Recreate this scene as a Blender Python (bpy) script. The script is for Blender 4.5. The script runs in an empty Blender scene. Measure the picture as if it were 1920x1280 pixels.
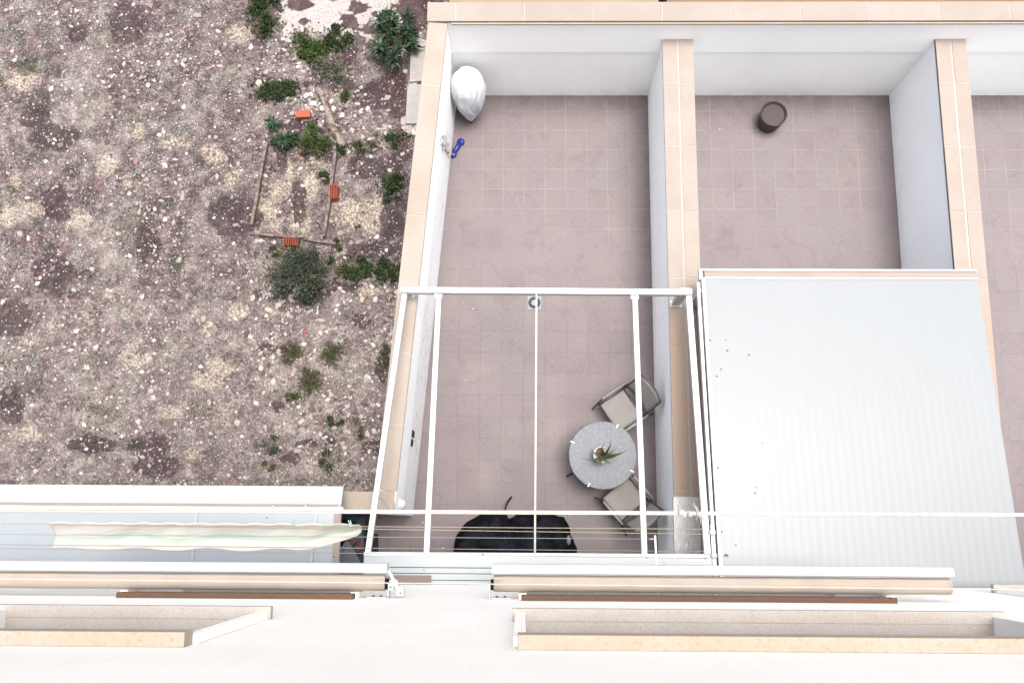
import bpy, bmesh, math, random
from mathutils import Vector, Matrix, noise
random.seed(7)
R = math.radians
PI = math.pi

# ------------------------------------------------------------------ camera
scene = bpy.context.scene
COL = scene.collection
FPX, PITCH, YAW, ROLL = 1551.169, 0.164352, 0.075169, -0.069932
CAM = Vector((-2.00194, -6.62503, 12.38001))
CY = 735.113
ROT = Matrix.Rotation(YAW, 3, 'Z') @ Matrix.Rotation(PITCH, 3, 'X') @ Matrix.Rotation(ROLL, 3, 'Z')
cam = bpy.data.cameras.new('camera')
co = bpy.data.objects.new('camera', cam)
COL.objects.link(co)
co.matrix_world = Matrix.Translation(CAM) @ ROT.to_4x4()
cam.sensor_width = 36.0
cam.sensor_fit = 'HORIZONTAL'
cam.lens = 36.0 * FPX / 1920.0
cam.shift_y = (CY - 640.0) / 1920.0
cam.clip_start = 0.05
cam.clip_end = 500
scene.camera = co

# ------------------------------------------------------------------ light
SUN_EL, SUN_AZ = R(83), R(78)      # azimuth from +Y towards +X
w = bpy.data.worlds.new('World')
scene.world = w
w.use_nodes = True
nt = w.node_tree
bg = nt.nodes['Background']
sky = nt.nodes.new('ShaderNodeTexSky')
sky.sky_type = 'NISHITA'
sky.sun_disc = False
sky.sun_elevation = SUN_EL
sky.sun_rotation = SUN_AZ
sky.air_density = 0.7
sky.dust_density = 3.8
sky.ozone_density = 0.2
hs = nt.nodes.new('ShaderNodeHueSaturation')       # thin bright overcast: a whiter sky
hs.inputs['Saturation'].default_value = 0.5
nt.links.new(sky.outputs[0], hs.inputs['Color'])
nt.links.new(hs.outputs[0], bg.inputs[0])
bg.inputs[1].default_value = 0.15
sl = bpy.data.lights.new('sun', 'SUN')
sl.energy = 1.6
sl.angle = R(26)
sl.color = (1.0, 0.95, 0.87)
so = bpy.data.objects.new('sun', sl)
COL.objects.link(so)
sd = Vector((math.sin(SUN_AZ) * math.cos(SUN_EL), math.cos(SUN_AZ) * math.cos(SUN_EL), math.sin(SUN_EL)))
so.rotation_euler = sd.to_track_quat('Z', 'Y').to_euler()
so.location = sd * 40
scene.view_settings.view_transform = 'Standard'
scene.view_settings.look = 'None'
scene.view_settings.gamma = 1.0
scene.view_settings.exposure = 1.76

# ------------------------------------------------------------------ helpers
def _ray(u, v):
    return ROT @ Vector(((u - 960) / FPX, (CY - v) / FPX, -1.0))
def at(u, v, z):
    d = _ray(u, v); t = (z - CAM.z) / d.z
    return CAM + d * t
def atY(u, v, y):
    d = _ray(u, v); t = (y - CAM.y) / d.y
    return CAM + d * t
def px(p):
    c = ROT.transposed() @ (Vector(p) - CAM)
    return 960 + FPX * c.x / -c.z, CY - FPX * c.y / -c.z

class MB:
    def __init__(s): s.v = []; s.f = []
    def add(s, vs, fs):
        n = len(s.v); s.v += [tuple(q) for q in vs]; s.f += [tuple(i + n for i in f) for f in fs]; return s
    def box(s, x0, x1, y0, y1, z0, z1):
        vs = [(x, y, z) for z in (z0, z1) for y in (y0, y1) for x in (x0, x1)]
        return s.add(vs, [(0, 2, 3, 1), (4, 5, 7, 6), (0, 1, 5, 4), (2, 6, 7, 3), (0, 4, 6, 2), (1, 3, 7, 5)])
    def prism(s, poly, z0, z1):
        a = sum(poly[i][0] * poly[(i + 1) % len(poly)][1] - poly[(i + 1) % len(poly)][0] * poly[i][1] for i in range(len(poly)))
        if a < 0: poly = poly[::-1]
        n = len(poly)
        vs = [(p[0], p[1], z0) for p in poly] + [(p[0], p[1], z1) for p in poly]
        fs = [tuple(range(n - 1, -1, -1)), tuple(range(n, 2 * n))] + [(i, (i + 1) % n, n + (i + 1) % n, n + i) for i in range(n)]
        return s.add(vs, fs)
    def bar(s, a, b, w, h, up=(0, 0, 1)):
        a = Vector(a); b = Vector(b); d = (b - a).normalized()
        sx = d.cross(Vector(up)).normalized(); sz = sx.cross(d).normalized()
        vs = [p + sx * (i * w / 2) + sz * (j * h / 2) for p in (a, b) for j in (-1, 1) for i in (-1, 1)]
        return s.add(vs, [(0, 1, 3, 2), (4, 6, 7, 5), (0, 4, 5, 1), (2, 3, 7, 6), (0, 2, 6, 4), (1, 5, 7, 3)])
    def tube(s, pts, r, n=8, cap=True):
        pts = [Vector(p) for p in pts]; m = len(pts)
        rs = r if isinstance(r, (list, tuple)) else [r] * m
        base = len(s.v); ref = None
        for k, p in enumerate(pts):
            t = (pts[min(k + 1, m - 1)] - pts[max(k - 1, 0)]).normalized()
            if ref is None:
                ref = Vector((0, 0, 1)) if abs(t.z) < .9 else Vector((1, 0, 0))
            a = t.cross(ref).normalized(); b = a.cross(t).normalized(); ref = b
            for i in range(n):
                q = 2 * PI * i / n
                s.v.append(tuple(p + (a * math.cos(q) + b * math.sin(q)) * rs[k]))
        for k in range(m - 1):
            for i in range(n):
                j = (i + 1) % n
                s.f.append((base + k * n + i, base + (k + 1) * n + i, base + (k + 1) * n + j, base + k * n + j))
        if cap:
            s.f.append(tuple(base + i for i in range(n)))
            s.f.append(tuple(base + (m - 1) * n + i for i in range(n - 1, -1, -1)))
        return s
    def lathe(s, prof, c=(0, 0, 0), n=32, wob=None):
        base = len(s.v); m = len(prof)
        for k, (r, z) in enumerate(prof):
            for i in range(n):
                q = 2 * PI * i / n; rr = r * (wob(q, k) if wob else 1)
                s.v.append((c[0] + rr * math.cos(q), c[1] + rr * math.sin(q), c[2] + z))
        for k in range(m - 1):
            for i in range(n):
                j = (i + 1) % n
                s.f.append((base + k * n + i, base + k * n + j, base + (k + 1) * n + j, base + (k + 1) * n + i))
        s.f.append(tuple(base + i for i in range(n - 1, -1, -1)))
        s.f.append(tuple(base + (m - 1) * n + i for i in range(n)))
        return s
    def ball(s, c, r, n=10, m=7, sq=(1, 1, 1)):
        prof = [(max(1e-4, math.sin(PI * k / m)) * r, -math.cos(PI * k / m) * r) for k in range(m + 1)]
        b = len(s.v); s.lathe(prof, (0, 0, 0), n)
        for i in range(b, len(s.v)):
            x, y, z = s.v[i]; s.v[i] = (x * sq[0] + c[0], y * sq[1] + c[1], z * sq[2] + c[2])
        return s
    def build(s, name, mat, parent=None, smooth=False, bevel=0, base=None, local=False):
        me = bpy.data.meshes.new(name)
        o = bpy.data.objects.new(name, me); COL.objects.link(o)
        if parent is not None:
            o.parent = parent
            off = Vector((0, 0, 0)) if local else wloc(parent)
        elif base is not None:
            off = Vector(base); o.location = off
        elif local: off = Vector((0, 0, 0))
        else:
            xs = [q[0] for q in s.v]; ys = [q[1] for q in s.v]; zs = [q[2] for q in s.v]
            off = Vector(((min(xs) + max(xs)) / 2, (min(ys) + max(ys)) / 2, min(zs))); o.location = off
        me.from_pydata([(q[0] - off.x, q[1] - off.y, q[2] - off.z) for q in s.v], [], s.f)
        me.update()
        if smooth:
            me.shade_smooth()
        if mat: me.materials.append(mat)
        if bevel:
            b = o.modifiers.new('bevel', 'BEVEL'); b.width = bevel; b.segments = 2; b.limit_method = 'ANGLE'; b.angle_limit = R(40)
        return o
LOC = {}
def wloc(o):
    v = Vector((0, 0, 0))
    while o is not None:
        v += Vector(o.location); o = o.parent
    return v
def tag(o, label=None, cat=None, group=None, kind=None):
    if label: o['label'] = label
    if cat: o['category'] = cat
    if group: o['group'] = group
    if kind: o['kind'] = kind
    return o
def empty(name, loc, label, cat, group=None, rz=0):
    o = bpy.data.objects.new(name, None); COL.objects.link(o)
    o.location = loc; o.rotation_euler.z = rz; o.empty_display_size = .2
    return tag(o, label, cat, group)
def copy_tree(o, parent=None):
    c = o.copy(); COL.objects.link(c)
    if parent is not None: c.parent = parent
    for ch in list(o.children): copy_tree(ch, c)
    return c
def lerp(a, b, t): return a + (b - a) * t

# ------------------------------------------------------------------ materials
class NT:
    G = .46
    def __init__(s, name):
        s.m = bpy.data.materials.new(name); s.m.use_nodes = True
        s.t = s.m.node_tree; s.b = s.t.nodes['Principled BSDF']
    def n(s, ty, **k):
        o = s.t.nodes.new('ShaderNode' + ty)
        for a, b in k.items():
            if a.startswith('i_'):
                key = a[2:]
                o.inputs[int(key) if key.isdigit() else key.replace('_', ' ')].default_value = b
            else: setattr(o, a, b)
        return o
    def l(s, a, b): s.t.links.new(a, b); return a
    def coord(s, obj=True, scale=None):
        tc = s.n('TexCoord' if obj else 'NewGeometry')
        out = tc.outputs['Object' if obj else 'Position']
        if scale:
            mp = s.n('Mapping'); mp.inputs['Scale'].default_value = scale; s.l(out, mp.inputs[0]); out = mp.outputs[0]
        return out
    def noise(s, vec, scale, detail=4, rough=.55, dist=0):
        o = s.n('TexNoise'); s.l(vec, o.inputs['Vector'])
        o.inputs['Scale'].default_value = scale; o.inputs['Detail'].default_value = detail
        o.inputs['Roughness'].default_value = rough; o.inputs['Distortion'].default_value = dist
        return o.outputs['Fac']
    def ramp(s, fac, stops, interp='LINEAR'):
        o = s.n('ValToRGB'); s.l(fac, o.inputs[0]); cr = o.color_ramp; cr.interpolation = interp
        while len(cr.elements) < len(stops): cr.elements.new(.5)
        for e, (p, c) in zip(cr.elements, stops):
            e.position = p; e.color = (c, c, c, 1) if isinstance(c, (int, float)) else (*c, 1)
        return o.outputs[0]
    def mix(s, fac, a, b, mode='MIX'):
        o = s.n('Mix', data_type='RGBA', blend_type=mode)
        for sock, val in ((o.inputs[0], fac), (o.inputs[6], a), (o.inputs[7], b)):
            if isinstance(val, (int, float)): sock.default_value = val
            elif isinstance(val, tuple): sock.default_value = (*val, 1)
            else: s.l(val, sock)
        return o.outputs[2]
    def math(s, op, a, b=0, c=None, clamp=False):
        o = s.n('Math', operation=op); o.use_clamp = clamp
        for i, val in enumerate((a, b) if c is None else (a, b, c)):
            if isinstance(val, (int, float)): o.inputs[i].default_value = val
            else: s.l(val, o.inputs[i])
        return o.outputs[0]
    def bump(s, h, strength=.3, dist=.01):
        o = s.n('Bump'); o.inputs['Strength'].default_value = strength; o.inputs['Distance'].default_value = dist
        s.l(h, o.inputs['Height']); s.l(o.outputs[0], s.b.inputs['Normal'])
    def col(s, c):
        if s.G != 1 and not isinstance(c, tuple): c = s.mix(1.0, c, (s.G, s.G, s.G), 'MULTIPLY')
        if isinstance(c, tuple): s.b.inputs['Base Color'].default_value = (*[x * s.G for x in c], 1)
        else: s.l(c, s.b.inputs['Base Color'])
    def spec(s, v):
        s.b.inputs['Specular IOR Level'].default_value = v
    def rough(s, r):
        if isinstance(r, (int, float)): s.b.inputs['Roughness'].default_value = r
        else: s.l(r, s.b.inputs['Roughness'])

def simple(name, c, rough=.6, var=.08, scale=6, metal=0, bump=.1, fine=60):
    t = NT(name); v = t.coord(False)
    n1 = t.noise(v, scale, 5); n2 = t.noise(v, fine, 3)
    dark = tuple(x * (1 - var) for x in c); lite = tuple(min(1, x * (1 + var * .5)) for x in c)
    k = t.mix(.35, n1, n2)
    t.col(t.ramp(k, [(.3, dark), (.7, lite)])); t.rough(rough)
    t.b.inputs['Metallic'].default_value = metal
    if bump: t.bump(n2, bump, .004)
    return t.m

def paint(name, c, stain=(.3, .28, .27), amount=.3, z0=-9, z1=-8, zfade=False, streak=True):
    """rendered wall paint: mottled, faint dirt runs, optional black mould marks"""
    t = NT(name); t.G = 1; v = t.coord(False)
    big = t.noise(v, .9, 5); mid = t.noise(v, 5, 6, .6); fine = t.noise(v, 90, 3)
    base = t.ramp(big, [(.3, tuple(x * .93 for x in c)), (.7, c)])
    base = t.mix(t.ramp(fine, [(.5, 0.), (.75, .16)]), base, tuple(x * .7 for x in c))
    base = t.mix(t.ramp(mid, [(.45, 0.), (.75, .12)]), base, tuple(x * .82 for x in c))
    if streak:
        vs = t.coord(False, (7, 7, .35)); st = t.noise(vs, 2.0, 4, .6)
        base = t.mix(t.ramp(st, [(.55, 0.), (.8, amount)]), base, tuple(x * .8 for x in c))
    if zfade:
        vm = t.coord(False, (3.5, 3.5, 9)); m1 = t.noise(vm, 3.2, 6, .75, 1.2)
        area = t.noise(v, 1.1, 2)
        k = t.math('MULTIPLY', t.ramp(m1, [(.555, 0.), (.60, 1.)]), t.ramp(area, [(.42, 0.), (.52, 1.)]))
        sep = t.n('SeparateXYZ'); t.l(v, sep.inputs[0])
        hm = t.n('MapRange'); t.l(sep.outputs[2], hm.inputs[0]); hm.inputs[1].default_value = 1.15; hm.inputs[2].default_value = .95
        k = t.math('MULTIPLY', k, hm.outputs[0])
        base = t.mix(t.math('MULTIPLY', k, .75), base, stain)
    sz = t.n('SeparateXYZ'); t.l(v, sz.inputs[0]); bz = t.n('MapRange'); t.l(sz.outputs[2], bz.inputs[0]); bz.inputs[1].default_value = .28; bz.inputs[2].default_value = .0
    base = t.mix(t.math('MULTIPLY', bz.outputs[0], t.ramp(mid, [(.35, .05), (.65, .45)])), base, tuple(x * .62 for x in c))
    hair = t.noise(v, 2.6, 8, .55, 3.0); hk = t.math('ABSOLUTE', t.math('SUBTRACT', hair, .5))
    base = t.mix(t.ramp(hk, [(.0, .22), (.004, 0.)]), base, tuple(x * .7 for x in c))
    t.col(base); t.rough(.85); t.bump(t.mix(.5, mid, fine), .15, .005)
    return t.m

M = {}
M['facade'] = paint('facade_paint', (.90, .875, .80), amount=.22)
M['wall_new'] = paint('upper_wall_paint', (.92, .92, .90), amount=.1, streak=False)
M['wall_old'] = paint('lower_wall_paint', (.86, .87, .85), (.10, .10, .11), .25, zfade=False)
M['wall_mould'] = paint('stained_wall_paint', (.84, .85, .84), (.10, .10, .11), .3, zfade=True)
M['wall_blue'] = paint('party_wall_paint', (.86, .88, .885), amount=.3)
M['white_metal'] = simple('white_powder_coat', (.88, .90, .91), .35, .04, 3, bump=.02)
M['white_panel'] = simple('white_panel', (.56, .61, .625), .4, .05, 2, bump=.03)
M['dark_gap'] = simple('dark_gap', (.05, .055, .06), .8)
M['mortar'] = simple('white_mortar', (.56, .53, .50), .9, .15, 12, bump=.3)
M['cream_fabric'] = simple('cream_awning_fabric', (.66, .555, .455), .85, .12, 3, bump=.25, fine=220)
M['screw'] = simple('dull_zinc', (.14, .15, .15), .6, .2)
M['black'] = simple('black_plastic', (.02, .02, .022), .5)
M['rope_white'] = simple('white_rope', (.78, .74, .68), .9, .2, 40, bump=.6, fine=300)
M['rope_yellow'] = simple('yellowed_cord', (.55, .50, .36), .9, .2, 40)
M['rope_grey'] = simple('grey_cord', (.42, .40, .38), .9, .2, 40)
M['rope_green'] = simple('green_cord', (.33, .48, .47), .8, .2, 40)
M['pulley'] = simple('grey_plastic', (.62, .60, .62), .5, .1)
M['peg_blue'] = simple('pale_blue_peg', (.40, .72, .80), .4, .05)
M['peg_green'] = simple('pale_green_peg', (.62, .82, .50), .4, .05)
M['peg_aqua'] = simple('aqua_peg', (.50, .78, .76), .4, .05)
M['frame_dark'] = simple('dark_chair_tube', (.065, .058, .065), .45, .15, 8)
M['black'].node_tree.nodes['Principled BSDF'].inputs['Specular IOR Level'].default_value = .05
M['glass'] = simple('window_glass', (.05, .06, .07), .08, .1, bump=0)
M['terracotta'] = simple('terracotta', (.50, .115, .055), .85, .25, 25, bump=.4)
M['pot'] = simple('cream_pot', (.72, .69, .58), .5, .08)
M['soil'] = simple('potting_soil', (.09, .05, .04), .95, .5, 60, bump=.8)
M['lamp_glass'] = simple('frosted_lamp', (.88, .88, .86), .25, .03)
M['blue'] = simple('blue_rubber', (.015, .035, .30), .45, .15)
M['hose'] = simple('dark_teal_hose', (.04, .12, .14), .35, .2)
M['board'] = simple('grey_board', (.24, .26, .31), .7, .08)
M['plaster_lump'] = simple('loose_white_plaster', (.9, .88, .83), .95, .2, 18, bump=1.)
M['stone_cap_dark'] = simple('speckled_brown_stone', (.24, .13, .075), .9, .4, 50, bump=.5, fine=140)
M['ochre'] = simple('ochre_render', (.40, .30, .175), .8, .18, 1.5)
M['ochre2'] = simple('brown_ochre_render', (.27, .165, .095), .8, .3, 2.2)
M['rust_red'] = simple('dull_red_plastic', (.22, .04, .05), .6, .3)

SK = .64
def stone(name, c, c2, speck=(.3, .2, .12), sp=.4, scale=1.3, brown_half=True, fs=45):
    c = tuple(x * SK for x in c); c2 = tuple(x * SK for x in c2); speck = tuple(x * SK for x in speck)
    t = NT(name); v = t.coord(False)
    n1 = t.noise(v, scale, 5, .6); n2 = t.noise(v, fs, 4, .7); n3 = t.noise(v, 7, 5, .7)
    b = t.mix(t.ramp(n1, [(.35, 0.), (.65, 1.)]), c, c2)
    b = t.mix(t.ramp(n2, [(.52, 0.), (.72, sp)]), b, speck)
    b = t.mix(t.ramp(n3, [(.6, 0.), (.8, .35)]), b, tuple(x * .75 for x in c))
    isl = t.n('NewGeometry').outputs['Random Per Island']
    b = t.mix(t.math('MULTIPLY', isl, .22), b, tuple(x * .72 for x in c2))
    if brown_half:     # browner stone on the half of the wall by the house
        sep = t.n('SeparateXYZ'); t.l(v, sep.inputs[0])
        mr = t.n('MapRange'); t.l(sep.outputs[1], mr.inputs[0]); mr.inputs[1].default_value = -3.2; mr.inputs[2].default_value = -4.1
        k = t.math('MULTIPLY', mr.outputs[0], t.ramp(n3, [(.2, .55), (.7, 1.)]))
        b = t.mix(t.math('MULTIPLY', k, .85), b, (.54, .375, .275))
    t.col(b); t.rough(.85); t.bump(t.mix(.5, n2, n3), .3, .006)
    return t.m
M['cap'] = stone('beige_coping_stone', (.74, .60, .49), (.82, .71, .61), brown_half=False, sp=.18)
M['cap_far'] = stone('pale_coping_stone', (.68, .56, .475), (.74, .64, .565), brown_half=False, sp=.15)
M['cap_party'] = stone('part_brown_coping_stone', (.72, .59, .50), (.80, .70, .62), brown_half=True, sp=.25)
M['lintel'] = stone('speckled_lintel_stone', (1.15, .90, .66), (1.2, 1.02, .84), (.55, .35, .2), .5, brown_half=False, scale=3)
M['sill'] = stone('granite_sill', (1.25, 1.10, .96), (1.35, 1.22, 1.10), (.30, .24, .21), .85, scale=3, brown_half=False, fs=130)

M['ledge'] = stone('pinkish_ledge_stone', (.52, .40, .35), (.60, .47, .42), (.3, .18, .15), .7, brown_half=False, fs=110)
# marble slab
t = NT('grey_marble'); v = t.coord(False, (3.2, .8, 1))
n1 = t.noise(v, 4, 8, .65, 2.2); n2 = t.noise(t.coord(False, (4, 1.2, 1)), 9, 6, .6, 1.5)
t.col(t.mix(t.ramp(n2, [(.45, 0.), (.75, .8)]), t.ramp(n1, [(.35, (.90, .92, .96)), (.5, (.70, .66, .62)), (.62, (.98, .96, .95))]), (.36, .35, .36)))
t.rough(.4); M['marble'] = t.m

# terrace tiles: 33 cm, pinkish grey, pale and dark grout
def tiles(name):
    t = NT(name); v = t.coord(False)
    sep = t.n('SeparateXYZ'); t.l(v, sep.inputs[0])
    wob = t.noise(v, 2.2, 2)
    def axis(out, off):
        a = t.math('ADD', out, off); a = t.math('ADD', a, t.math('MULTIPLY', t.math('SUBTRACT', wob, .5), .012))
        a = t.math('DIVIDE', a, .33)
        fr = t.math('FRACT', a); fl = t.math('FLOOR', a)
        d = t.math('MINIMUM', fr, t.math('SUBTRACT', 1., fr))
        return d, fl
    dx, fx = axis(sep.outputs[0], .33 * 60 + .004); dy, fy = axis(sep.outputs[1], .33 * 60)
    cmb = t.n('CombineXYZ'); t.l(fx, cmb.inputs[0]); t.l(fy, cmb.inputs[1])
    wn = t.n('TexWhiteNoise', noise_dimensions='2D'); t.l(cmb.outputs[0], wn.inputs['Vector'])
    # fine horizontal / vertical brushed grain, direction alternating at random per tile
    g1 = t.noise(t.coord(False, (5, 45, 1)), 3, 5, .7); g2 = t.noise(t.coord(False, (45, 5, 1)), 3, 5, .7)
    wsep = t.n('SeparateColor'); t.l(wn.outputs['Color'], wsep.inputs[0])
    grain = t.mix(t.math('GREATER_THAN', wsep.outputs[1], .5), g1, g2)
    cloud = t.noise(v, 1.1, 6, .6); hue = t.noise(v, .55, 3)
    base = t.mix(t.ramp(hue, [(.42, 0.), (.58, 1.)]), (.236, .182, .194), (.204, .188, .192))
    base = t.mix(t.ramp(cloud, [(.44, 0.), (.58, .85)]), base, (.252, .196, .224))
    base = t.mix(t.math('MULTIPLY', t.math('SUBTRACT', wsep.outputs[0], .35), .45, clamp=True), base, (.155, .122, .125))
    base = t.mix(t.ramp(grain, [(.40, .0), (.62, .75)]), base, (.31, .262, .258))
    spk = t.noise(v, 130, 2); base = t.mix(t.ramp(spk, [(.66, 0.), (.74, .35)]), base, (.16, .13, .13))
    st = t.noise(v, 3.0, 6, .7, .8); base = t.mix(t.ramp(st, [(.52, 0.), (.70, .5)]), base, (.175, .135, .137))
    gm = t.n('MapRange'); t.l(sep.outputs[1], gm.inputs[0]); gm.inputs[1].default_value = -1.4; gm.inputs[2].default_value = -3.0
    gk = t.math('ADD', gm.outputs[0], t.math('MULTIPLY', t.math('SUBTRACT', t.noise(v, .9, 3), .5), 1.6), clamp=True)
    pale = t.mix(gk, (.42, .37, .36), (.15, .118, .12))
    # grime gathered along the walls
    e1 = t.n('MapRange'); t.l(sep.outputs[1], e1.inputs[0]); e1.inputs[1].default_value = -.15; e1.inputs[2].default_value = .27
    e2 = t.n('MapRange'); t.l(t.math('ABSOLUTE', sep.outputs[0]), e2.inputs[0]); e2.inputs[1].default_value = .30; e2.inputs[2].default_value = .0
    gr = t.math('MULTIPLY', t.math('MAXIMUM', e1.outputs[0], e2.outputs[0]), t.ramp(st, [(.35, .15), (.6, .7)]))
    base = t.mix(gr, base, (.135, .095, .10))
    # grout strength varies so the lines fade in and out
    gs = t.ramp(t.noise(v, 1.7, 3), [(.38, .16), (.62, .9)])
    lx = t.math('LESS_THAN', dx, .0095); ly = t.math('LESS_THAN', dy, .0095)
    line = t.math('MULTIPLY', t.math('MAXIMUM', lx, ly), gs)
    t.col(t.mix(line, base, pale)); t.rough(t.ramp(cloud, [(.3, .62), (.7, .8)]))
    h = t.math('SUBTRACT', t.math('MULTIPLY', grain, .25), t.math('MULTIPLY', t.math('MAXIMUM', lx, ly), .6))
    t.bump(h, .35, .003)
    return t.m
M['tiles'] = tiles('terrace_tiles')

# rough ground with masks carried by the mesh (what the surface is made of)
t = NT('rubbly_earth'); v = t.coord(False)
def attr(n):
    a = t.n('Attribute'); a.attribute_name = n; return a.outputs['Fac']
n_big = t.noise(v, .7, 5, .6); n_mid = t.noise(v, 4, 8, .7); n_fine = t.noise(v, 26, 6, .75); n_hue = t.noise(v, 1.6, 4)
n_vf = t.noise(v, 75, 4, .7); n_br = t.noise(v, 2.1, 6, .7, .6)
comb = t.mix(.45, t.mix(.5, n_mid, n_fine), n_vf)
base = t.ramp(comb, [(.43, (.012, .008, .009)), (.485, (.085, .058, .060)), (.52, (.21, .165, .16)), (.56, (.42, .36, .34)), (.61, (.72, .66, .62))])
base = t.mix(t.ramp(n_br, [(.47, 0.), (.58, .9)]), base, t.ramp(comb, [(.44, (.016, .005, .009)), (.515, (.125, .052, .072)), (.59, (.46, .31, .33))]))
base = t.mix(t.ramp(n_hue, [(.46, 0.), (.60, .75)]), base, t.ramp(comb, [(.43, (.030, .027, .022)), (.51, (.25, .225, .19)), (.59, (.60, .56, .50))]))
base = t.mix(t.ramp(t.noise(v, 3.1, 5, .65), [(.54, 0.), (.64, .62)]), base, (.030, .020, .022))
edge = t.math('MULTIPLY', t.math('SUBTRACT', n_mid, .5), 1.5)
edge = t.math('ADD', edge, t.math('MULTIPLY', t.math('SUBTRACT', n_fine, .5), .5))
def mask(n, lo=.44, hi=.54, e=edge):
    return t.ramp(t.math('ADD', attr(n), e), [(lo, 0.), (hi, 1.)])
sand = t.ramp(n_fine, [(.40, (.17, .125, .095)), (.49, (.47, .385, .30)), (.60, (.82, .72, .60))])
base = t.mix(t.math('MULTIPLY', mask('sand', .42, .95), .85), base, sand)
pal = t.ramp(n_fine, [(.35, (.33, .285, .27)), (.47, (.52, .47, .445)), (.65, (.64, .60, .575))])
base = t.mix(mask('pale', .46, .52, t.math('MULTIPLY', edge, .8)), base, pal)
mar = t.ramp(n_fine, [(.4, (.020, .004, .007)), (.58, (.062, .014, .020)), (.72, (.19, .09, .09))])
base = t.mix(t.math('MULTIPLY', mask('maroon', .44, .56, t.math('MULTIPLY', edge, 1.5)), .93), base, mar)
grn = t.ramp(n_fine, [(.35, (.012, .016, .008)), (.6, (.075, .075, .04))])
base = t.mix(t.math('MULTIPLY', mask('moss', .5, .75), .7), base, grn)
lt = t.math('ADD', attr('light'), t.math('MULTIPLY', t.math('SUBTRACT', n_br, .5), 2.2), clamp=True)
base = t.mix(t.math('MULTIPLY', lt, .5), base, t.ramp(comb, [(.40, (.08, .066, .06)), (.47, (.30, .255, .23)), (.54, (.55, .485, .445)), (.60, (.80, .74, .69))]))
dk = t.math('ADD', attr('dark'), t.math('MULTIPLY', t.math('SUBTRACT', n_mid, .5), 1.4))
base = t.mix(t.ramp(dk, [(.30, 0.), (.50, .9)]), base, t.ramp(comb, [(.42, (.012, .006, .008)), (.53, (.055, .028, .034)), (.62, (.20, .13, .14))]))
t.col(base); t.rough(.95); t.bump(t.mix(.5, n_mid, n_fine), .9, .035)
M['earth'] = t.m

def island(name, stops, rough=.85, extra=None, trans=0):
    t = NT(name); g = t.n('NewGeometry').outputs['Random Per Island']
    c = t.ramp(g, stops)
    v = t.coord(False); n = t.noise(v, 30, 3)
    c = t.mix(t.math('MULTIPLY', n, .35), c, tuple(x * .5 for x in stops[len(stops) // 2][1]))
    t.col(c); t.rough(rough); t.b.inputs['Specular IOR Level'].default_value = .15
    return t.m
M['gravel'] = island('gravel_stones', [(0, (.12, .07, .075)), (.32, (.27, .185, .19)), (.5, (.26, .22, .195)), (.66, (.42, .35, .33)), (.84, (.62, .56, .52)), (.97, (.86, .82, .77)), (1, (.38, .13, .09))])
M['rock'] = simple('pale_limestone', (.76, .71, .65), .9, .3, 14, bump=.8)
M['rock_tan'] = simple('tan_sandstone', (.66, .50, .40), .9, .3, 14, bump=.8)
M['rock_grey'] = simple('grey_rubble', (.60, .56, .54), .9, .35, 14, bump=.8)
M['leaf_dark'] = island('dark_leaves', [(0, (.008, .014, .005)), (.5, (.026, .046, .016)), (.85, (.055, .085, .030)), (1, (.14, .17, .07))], .85)
M['leaf_mid'] = island('mid_leaves', [(0, (.012, .024, .006)), (.5, (.035, .068, .015)), (.85, (.07, .115, .03)), (1, (.20, .21, .06))], .85)
M['leaf_grey'] = island('grey_green_leaves', [(0, (.010, .016, .009)), (.5, (.035, .05, .030)), (.85, (.085, .105, .068)), (1, (.21, .225, .17))], .7)
M['leaf_olive'] = island('olive_leaves', [(0, (.02, .024, .008)), (.5, (.065, .072, .026)), (.9, (.13, .125, .06)), (1, (.28, .23, .13))], .7)
M['leaf_blue'] = island('blue_green_leaves', [(0, (.010, .020, .010)), (.5, (.026, .054, .026)), (.85, (.06, .105, .055)), (1, (.20, .26, .17))], .8)
M['straw'] = island('dry_stalks', [(0, (.10, .065, .05)), (.5, (.25, .195, .15)), (1, (.42, .36, .29))])
M['stem'] = simple('stem', (.30, .23, .15), .8, .2)
M['agave'] = island('agave_leaves', [(0, (.05, .06, .04)), (.5, (.11, .13, .07)), (1, (.22, .23, .13))], .5)

# weathered timber
t = NT('old_timber'); v = t.coord(True)
g = t.noise(t.coord(True, (40, 40, 2.)), 1.3, 6, .7, .6); g2 = t.noise(v, 7, 5, .7)
t.col(t.mix(t.ramp(g2, [(.52, 0.), (.60, .85)]), t.ramp(g, [(.38, (.12, .085, .065)), (.48, (.33, .25, .20)), (.60, (.52, .43, .36))]), (.085, .055, .045)))
t.rough(.9); t.bump(g, .6, .01); M['timber'] = t.m
t = NT('board_timber'); v = t.coord(False)
g = t.noise(v, 14, 6, .7)
t.col(t.ramp(g, [(.38, (.09, .065, .055)), (.5, (.21, .155, .14)), (.62, (.34, .27, .245))])); t.rough(.9); t.bump(g, .5, .008); M['plank'] = t.m

# sling fabric
t = NT('grey_mesh_fabric'); v = t.coord(True)
w1 = t.n('TexWave', wave_type='BANDS', bands_direction='X', i_Scale=90.); t.l(v, w1.inputs['Vector'])
w2 = t.n('TexWave', wave_type='BANDS', bands_direction='Y', i_Scale=90.); t.l(v, w2.inputs['Vector'])
wv = t.math('MULTIPLY', w1.outputs['Fac'], w2.outputs['Fac'])
nn = t.noise(v, 4, 4)
t.col(t.mix(t.math('MULTIPLY', wv, .3), t.ramp(nn, [(.3, (.335, .31, .29)), (.7, (.40, .37, .35))]), (.16, .15, .15)))
t.rough(.8); t.bump(wv, .3, .001); M['sling'] = t.m

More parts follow.
